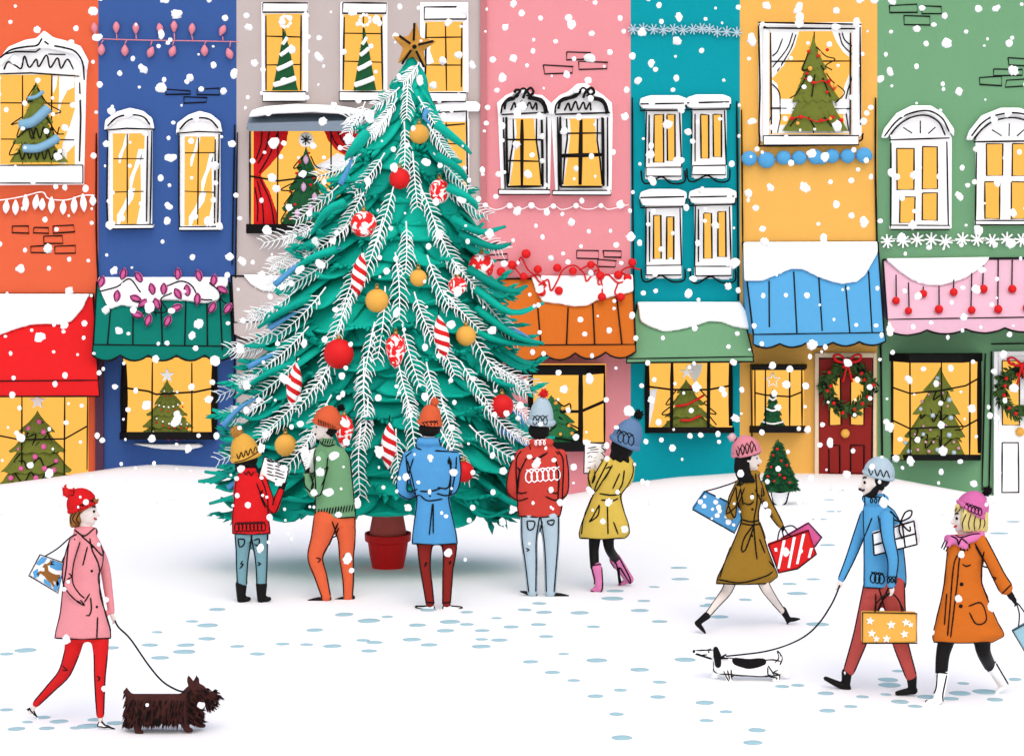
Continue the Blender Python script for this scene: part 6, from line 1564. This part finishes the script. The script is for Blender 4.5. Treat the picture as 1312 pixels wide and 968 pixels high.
c = f.part('jumper', m, cloth('sky_knit', (93, 176, 230), .4, 40))
f.seam(c, f.edges(rows[2:])+f.sides(near)+f.sides(far)+[curls(1116, 739, 1132, 741, 3, 14), curls(1136, 742, 1150, 742, 3, 8), curls(1114, 640, 1130, 640, 3, 8), [(1125, 660), (1130, 690), (1138, 720)], [(1108, 632), (1108, 648)], [(1132, 630), (1136, 646), (1146, 654)]], 1.8)
m = MB(); f.limb(m, legF); f.limb(m, legB); f.loft(m, [(742, 1108, 1160, 15), (764, 1106, 1160, 15)])
t_ = f.part('trousers', m, cloth('brick_rose_twill', (200, 86, 80))); f.seam(t_, f.sides(legF)+f.sides(legB)+[[(1122, 760), (1122, 790)]])
b1 = f.shoe((1086, 886), (1056, 871), (1085, 861), (dF, dF), 5, BLACK, 'boot', 0, boot=7); b2 = f.shoe((1171, 889), (1148, 890), (1168, 866), (dB, dB), 5, BLACK, 'boot', 0, boot=7)
f.seam(b1, [[(1076, 866), (1070, 860), (1074, 856), (1078, 864), (1074, 868), (1071, 864)]], 1.3, mat=WHITE, name='bootlace'); f.seam(b2, [[(1160, 874), (1154, 870), (1158, 866), (1162, 872), (1156, 878)]], 1.3, mat=WHITE, name='bootlace')
m = MB(); f.limb(m, [(1126, 616, -13, 6), (1129, 624, -13, 4.6)]); f.limb(m, [(1126, 616, 13, 6), (1129, 624, 13, 4.6)]); f.ball(m, 1128, 613, 0, 13, 12, 14.4); f.part('hair', m, HAIRK, None, .009, 2)
m = MB(); f.limb(m, [(1124, 624, -13, 4), (1118, 633, -11, 5), (1111, 638, -3, 6), (1111, 638, 3, 6), (1118, 633, 11, 5), (1124, 624, 13, 4)]); f.ball(m, 1113, 638, 0, 9, 6.4, 9); f.limb(m, [(1103, 627.5, -5, 1.8), (1101, 626, 0, 2), (1103, 627.5, 5, 1.8)]); f.part('beard', m, HAIRK, None, .009, 2)
f.hat(1125, 611, 18.5, 27, 14, cloth('ice_knit', (197, 220, 233)), (1148, 587), WHITE, 5.4, 0, scrib=[zig(1112, 603, 1140, 608, 7, 9), [(1144, 583), (1150, 582), (1152, 588), (1146, 591)]])
# gift box under the arm
k = f.k
gb = root('gift_box', f.p(1146, 712, -20), 'white gift box tied with black ribbon under the bearded person\'s arm', 'gift')
q = [f.p(1117, 682, -27), f.p(1171, 666, -14), f.p(1176, 698, -14), f.p(1119, 712, -27)]
m = MB(); m.slab(q, Vector((.05, .16, 0))); bx = obj('box', m, WHITE, gb, bevel=.008)
mm = inkmb([bx], [[(1118, 683), (1171, 667), (1175, 697), (1120, 711), (1118, 683)], [(1119, 698), (1174, 683)], [(1156, 671), (1160, 702)]], 2.2, f.Y, False)
rb = obj('ribbon', mm, INK, gb, smooth=True)
m = MB(); cc = f.p(1154, 668, -22)
for pts in ([(1154, 668), (1146, 660), (1141, 655), (1143, 664), (1154, 668)], [(1154, 668), (1160, 656), (1168, 654), (1166, 662), (1154, 668)], [(1154, 668), (1160, 676), (1166, 680), (1166, 674)], [(1154, 668), (1152, 678), (1156, 690)]):
    m.tube(catmull([f.p(x, y, -22) for x, y in pts], n=6), 1.1*k, 6)
obj('bow', m, INK, gb, smooth=True)
stars = [(star_poly(x, y, r, None, 5, U(-100, -80)), WHITE) for x, y, r in [(1115, 795, 5.5), (1142, 800, 6), (1161, 797, 5.5), (1167, 800, 4), (1117, 811, 5.5), (1123, 818, 4.5), (1136, 818, 5.5), (1159, 812, 5.5)]]
bag('amber bag printed with white stars hanging from the bearded person\'s hand', f, [(1105, 784), (1175, 785), (1175, 823), (1105, 824)], -29, 13, GOLD, [[(1121, 784, -32), (1122, 774, -32), (1131, 764, -30), (1140, 760, -28), (1150, 766, -30), (1158, 782, -32)], [(1124, 784, -26), (1130, 770, -26), (1142, 760, -27), (1152, 770, -26), (1156, 784, -26)]], stars)

# ---------------------------------------------------------------- long low white dog
d_ = Fig(962, 871, 'long low white dachshund with black ears and saddle on a lead', 'dog', 'dog'); g = d_
m = g.body
WFUR = M('white_short_fur', (250, 248, 244), .8, .03, .15, 40)
g.limb(m, [(924, 853, 0, 10.5), (935, 853, 0, 11), (955, 855, 0, 10.4), (975, 856, 0, 10.6), (990, 855, 0, 11), (997, 855, 0, 9)])
g.limb(m, [(924, 850, 0, 9), (920, 842, 0, 7.5), (918, 838, 0, 7.4)]); g.ball(m, 915, 837, 0, 9, 7.4, 7.6); g.limb(m, [(910, 838, 0, 6), (900, 836.5, 0, 4.2), (891, 835, 0, 2.8)])
g.limb(m, [(996, 850, 0, 4), (1000, 842, 0, 2.4), (996, 833, 0, 1)])
for (x, y, xm, ym, xf, yf, sd) in [(920, 858, 916, 864, 918, 868, 6), (932, 858, 934, 866, 936, 873, -6)]:
    g.limb(m, [(x, y, sd, 6), (xm, ym, sd, 4.6), (xf, yf-2.4, sd, 3.4)]); g.limb(m, [(xf, yf-1.6, sd, 2.6), (xf-5, yf-1, sd, 2.2)])
for (x, y, xk, yk, xh, yh, xf, yf, sd) in [(990, 856, 988, 863, 997, 866, 997, 872, -6), (997, 854, 998, 861, 1008, 862, 1009, 867, 6)]:
    g.limb(m, [(x, y, sd, 7.4), (xk, yk, sd, 4.4), (xh, yh, sd, 3.6), (xf, yf-2, sd, 3.1)]); g.limb(m, [(xf, yf-1.4, sd, 2.4), (xf-6, yf-1, sd, 2.1)])
b_ = g.part('body', m, WFUR, None, .008, 2)
m = MB(); g.ball(m, 889.5, 834, 0, 2.2, 2.1, 2.4); obj('nose', m, INK, b_, smooth=True)
for sd in (-1, 1):
    m = MB(); g.limb(m, [(917, 831, sd*7, 3.6), (919, 840, sd*9, 5.2), (920, 851, sd*9, 4.2)]); g.part('ear', m, HAIRK, b_, .007, 2)
    m = MB(); g.ball(m, 908, 834.5, sd*5.6, 1.3, 1.1, 1); obj('eye', m, INK, b_, smooth=True)
m = MB()
for x, y, r in [(943, 849, 6), (947, 850.5, 7.2), (951, 851.6, 8), (955.5, 852.6, 8.5), (960, 853, 8.7), (964.5, 852.4, 8.3), (969, 851.2, 7.5), (973, 850, 6.4), (977, 849, 5)]:
    g.ball(m, x, y-1.6, -4.6, r, r*.92, 6.6); g.ball(m, x, y-1.6, 4.6, r, r*.92, 6.6)
g.part('saddle_patch', m, HAIRK, b_, .008, 2)
g_l = [[(892, 836.5), (902, 840), (912, 843)], [(892, 833), (902, 832), (911, 829)], [(913, 846), (914, 858), (920, 862)], [(936, 866), (955, 865), (975, 866), (988, 864)], [(984, 852), (988, 858), (992, 864)], [(932, 858), (935, 870)], [(972, 846), (986, 845), (996, 846)], [(898, 839), (906, 838)], [(1000, 840), (999, 834), (997, 832)]]
g_l += g.sides([(922, 853, 0, 10.3), (935, 853, 0, 11), (955, 855, 0, 10.4), (975, 856, 0, 10.6), (990, 855, 0, 11), (1000, 855, 0, 9)], .6)+g.sides([(913, 838, 0, 6.6), (900, 836.5, 0, 4.2), (891, 835, 0, 2.8)], .6)+g.sides([(996, 850, 0, 4), (1000, 842, 0, 2.4), (996, 833, 0, 1)], .4)
g_l += g.sides([(932, 858, -6, 5.4), (934, 866, -6, 3.8), (936, 871, -6, 2.8)], .6)+g.sides([(990, 856, 0, 7.4), (988, 863, 0, 4.4), (997, 866, 0, 3), (997, 870, 0, 2.5)], .6)
ink('outline_marking', b_, [b_], g_l, 1.9, g.Y)
m = MB(); ring = [g.p(922+2.5*math.cos(a), 846+1-8*math.cos(a)*.9, 8.6*math.sin(a)) for a in [2*math.pi*i/20 for i in range(20)]]; m.tube(ring, 1.2*g.k, 6, closed=True); g.limb(m, [(924, 842, -8, 1.6), (930, 838, -10, 1)]); g.limb(m, [(924, 842, -8, 1.6), (932, 843, -10, 1)]); obj('collar', m, INK, b_, smooth=True)
leash('black lead from the bearded person\'s hand to the white dachshund', [H_.p(1076, 749, 2), H_.p(1071, 762, 1), H_.p(1064, 776, 0), H_.p(1050, 797, 4), H_.p(1032, 814, 8), d_.p(1008, 826, -4), d_.p(980, 834, -8), d_.p(950, 838, -9), d_.p(930, 840, -9)])

# ---------------------------------------------------------------- I: orange coat woman
f = Fig(1235, 900, 'person in orange coat, pink hat and white boots at the right edge')
rows = [(684, 1222, 1256, 10), (692, 1215, 1262, 14), (706, 1213, 1262, 16), (724, 1211, 1259, 17), (746, 1209, 1259, 17), (771, 1204, 1268, 20), (796, 1198, 1279, 22), (814, 1194, 1287, 23), (823, 1196, 1270, 21)]
arm = [(1256, 692, -10, 9), (1269, 716, -12, 8.6), (1280, 738, -10, 9), (1288, 752, -8, 10)]; arm2 = [(1226, 694, 14, 8), (1220, 722, 20, 7.6), (1216, 746, 20, 7), (1222, 764, 18, 5)]
dF, dB = f.gd(1200, 901), f.gd(1280, 888)
legF = [(1213, 818, -3, 11), (1208, 838, -3, 9), (1206, 862, dF*.6, 8)]; legB = [(1258, 815, 4, 12), (1260, 834, 4, 9.4), (1268, 852, dB*.6, 8)]
f.loft(f.body, rows, sh=.7); f.limb(f.body, [(1238, 692, 0, 7), (1238, 682, 0, 7), (1239, 672, 0, 7)]); f.head(1238, 664, 17, (-1, -.12), 0)
f.limb(f.body, arm+[(1296, 764, -7, 5)], .5); f.limb(f.body, arm2, .6); f.hand(f.body, 1222, 766, 18, 95, 15)
f.limb(f.body, legF+[(1201, 890, dF, 5)], .66); f.limb(f.body, legB+[(1282, 878, dB, 5)], .66)
f.finish_body(); f.face((226, 44, 34))
m = MB(); f.loft(m, rows, wr=.015); f.limb(m, arm); f.limb(m, arm2)
c = f.part('coat', m, cloth('burnt_orange_wool', (220, 116, 36)))
f.seam(c, f.edges(rows[2:])+f.sides(arm)+[[(1230, 706), (1222, 724), (1217, 780), (1214, 814)], [(1238, 700), (1230, 712), (1226, 750), (1218, 816)], [(1233, 722), (1238, 725), (1244, 723)], [(1241, 776), (1257, 772), (1264, 790), (1260, 798), (1250, 798), (1242, 784)], [(1250, 700), (1258, 714), (1270, 738)], [(1258, 734), (1258, 748), (1266, 766)], [(1268, 738), (1276, 740), (1272, 744)], [(1213, 760), (1210, 800)], [(1282, 762), (1296, 748)]])
f.buttons(c, [(1232, 748), (1231, 776)], 2.6)
m = MB(); f.limb(m, legF); f.limb(m, legB); f.loft(m, [(806, 1206, 1270, 14), (822, 1205, 1270, 14)]); f.part('tights', m, BLACK, None, .009, 2)
f.shoe((1204, 901), (1183, 901), (1207, 863), (dF, dF*.6), 3.6, WHITE, 'boot', 1.5, True, [[(1199, 860), (1214, 862)], [(1201, 862), (1198, 885), (1184, 900)], [(1213, 864), (1208, 888), (1206, 901), (1184, 901)]], boot=9)
f.shoe((1290, 880), (1272, 893), (1269, 850), (dB, dB*.6), 3.8, WHITE, 'boot', 1.5, True, [[(1263, 855), (1276, 847)], [(1276, 849), (1292, 876)], [(1265, 858), (1273, 869)]], boot=9)
BLOND = M('blond_hair', (240, 218, 140), .6, .15, .5, 30)
m = MB(); f.ball(m, 1244, 663, 0, 13, 16, 15)
for k in range(6): f.limb(m, [(1236+k*5, 656, -14+k*1.4, 5), (1235+k*5.4, 668, -15+k*1.4, 4.6), (1236+k*5.4, 679, -14+k*1.4, 3)]); f.limb(m, [(1236+k*5, 656, 14-k*1.4, 5), (1235+k*5.4, 668, 15-k*1.4, 4.6), (1236+k*5.4, 679, 14-k*1.4, 3)])
for k in range(4): f.limb(m, [(1227+k*2, 648+k*1.4, -9+k*3.4, 3.4), (1224+k*1.5, 655, -8+k*3.4, 2)])
h_ = f.part('hair', m, BLOND, None, .009, 2)
f.seam(h_, [[(1238, 658), (1233, 670), (1234, 678)], [(1244, 658), (1241, 670), (1242, 678)], [(1250, 660), (1248, 670), (1249, 679)], [(1256, 662), (1256, 672), (1254, 678)], [(1261, 664), (1262, 670), (1260, 676)], [(1226, 650), (1223, 656)], [(1230, 650), (1228, 656)], [(1235, 650), (1234, 656)]], 1.5)
f.hat(1243, 655, 19, 28, 32, cloth('candy_pink_knit', (237, 122, 186), .5, 40), (1265, 629), M('black_wool', (20, 16, 16)), 7, 0, scrib=[curls(1236, 648, 1258, 656, 5, 10)], spiky=True)
SCF = cloth('candy_pink_scarf', (237, 130, 190)); m = MB()
f.limb(m, [(1218, 690, -8, 6), (1232, 692, -14, 6.6), (1246, 688, -14, 6.4), (1257, 684, -8, 5.6)]); f.limb(m, [(1218, 690, 8, 6), (1232, 690, 14, 6.4), (1246, 687, 14, 6.4), (1257, 684, 8, 5.6)]); f.limb(m, [(1217, 690, -8, 5), (1215, 690, 0, 6), (1217, 690, 8, 5)])
f.limb(m, [(1226, 690, -15, 5), (1232, 697, -18, 5), (1238, 701, -18, 3)]); f.limb(m, [(1220, 690, -13, 5), (1214, 698, -15, 4)])
sc_ = f.part('scarf', m, SCF); f.seam(sc_, [[(1221, 682), (1230, 688), (1246, 684), (1256, 683)], [(1218, 686), (1226, 690), (1228, 698)], [(1228, 698), (1232, 690), (1240, 696)]])
m = MB()
for x, y in [(1209, 704), (1212, 706), (1206, 702), (1232, 707), (1236, 706), (1240, 705), (1243, 702)]: m.tube([f.p(x+5 if x < 1220 else x-3, y-11, -17), f.p(x, y, -18)], .9*f.k, 5)
obj('fringe', m, INK, sc_, smooth=True)
m = MB(); f.limb(m, [(1291, 756, -8, 4.4), (1296, 764, -7, 4.4)]); f.hand(m, 1296, 764, -7, 55, 16, .5, .9); f.part('glove', m, BLACK, None, .007, 2)
bag('pale blue bag cut by the right picture edge, held by the orange coat', f, [(1297, 808), (1318, 796), (1336, 812), (1314, 836)], -6, 10, M('pale_blue_card', (164, 208, 222), .7, .05, .03), [[(1305, 803, -6), (1306, 786, -6), (1303, 772, -6), (1314, 786, -6), (1318, 797, -6)]])
# ================================================================== falling snow
fl = []
for k in range(6):
    b = MB(); e = [1, 1.15, .85, 1.05, 1.2, .95][k]
    b.ball((0, 0, 0), 1*e, 1, 1/e, 8, 6, noise=.26)
    if k % 3 == 1: b.ball((.7, 0, .3), .7, .7, .6, 8, 5, noise=.25)
    me = b.mesh('snowflake'); me.materials.append(SNOW); fixn(me); me.polygons.foreach_set('use_smooth', [True]*len(me.polygons)); fl.append(me)
rs = random.Random(11)
# scattered through the air between the camera and the house fronts
pool = []
cell = 28
for gy in range(-30, 660, cell):
    for gx in range(-40, 1360, cell):
        if rs.random() < .88: pool.append((gx+rs.uniform(0, cell), gy+rs.uniform(0, cell)))
for (x0, y0, x1, y1, n) in [(80, 620, 140, 900, 16), (300, 600, 460, 740, 22), (480, 600, 600, 720, 12), (655, 560, 812, 700, 16), (890, 640, 1050, 720, 10), (1100, 640, 1290, 830, 12), (165, 880, 280, 930, 4)]:
    for i in range(int(n*.55)): pool.append((rs.uniform(x0, x1), rs.uniform(y0, y1)))
flakes = []
for x, y in pool:
    if any((x-a)**2+(y-b)**2 < 17**2 for a, b in [(118, 658), (409, 550), (967, 590), (1108, 622), (1226, 666), (893, 836), (275, 888)]): continue
    r = min(6.6, max(1.7, rs.gauss(3.5, 1.35)))
    Y = rs.uniform(11, 15.6) if rs.random() < .6 or y > 560 else rs.uniform(15, 34)
    p = P(x, y, Y)
    if p.z < gz(p.x, p.y)+.25: continue
    flakes.append((r, p, r*Y/F))
flakes.sort(key=lambda a: -a[0])
mb = MB()
for i, (r, p, s) in enumerate(flakes):
    if i < 300:
        o = bpy.data.objects.new('snowflake', fl[i % 6]); C.objects.link(o)
        o.location = p; o.scale = (s, s, s); o.rotation_euler = (0, rs.uniform(0, 6), rs.uniform(0, 6))
        tag(o, 'large white snowflake drifting in the air over the square', 'snowflake', 'falling snowflakes')
    else: mb.ball(p, s*rs.uniform(.85, 1.15), s, s*rs.uniform(.85, 1.15), 8, 6, noise=.12)
o = obj('falling_snow', mb, SNOW, smooth=True); tag(o, 'small white flakes of falling snow filling the air', 'snow', kind='stuff')
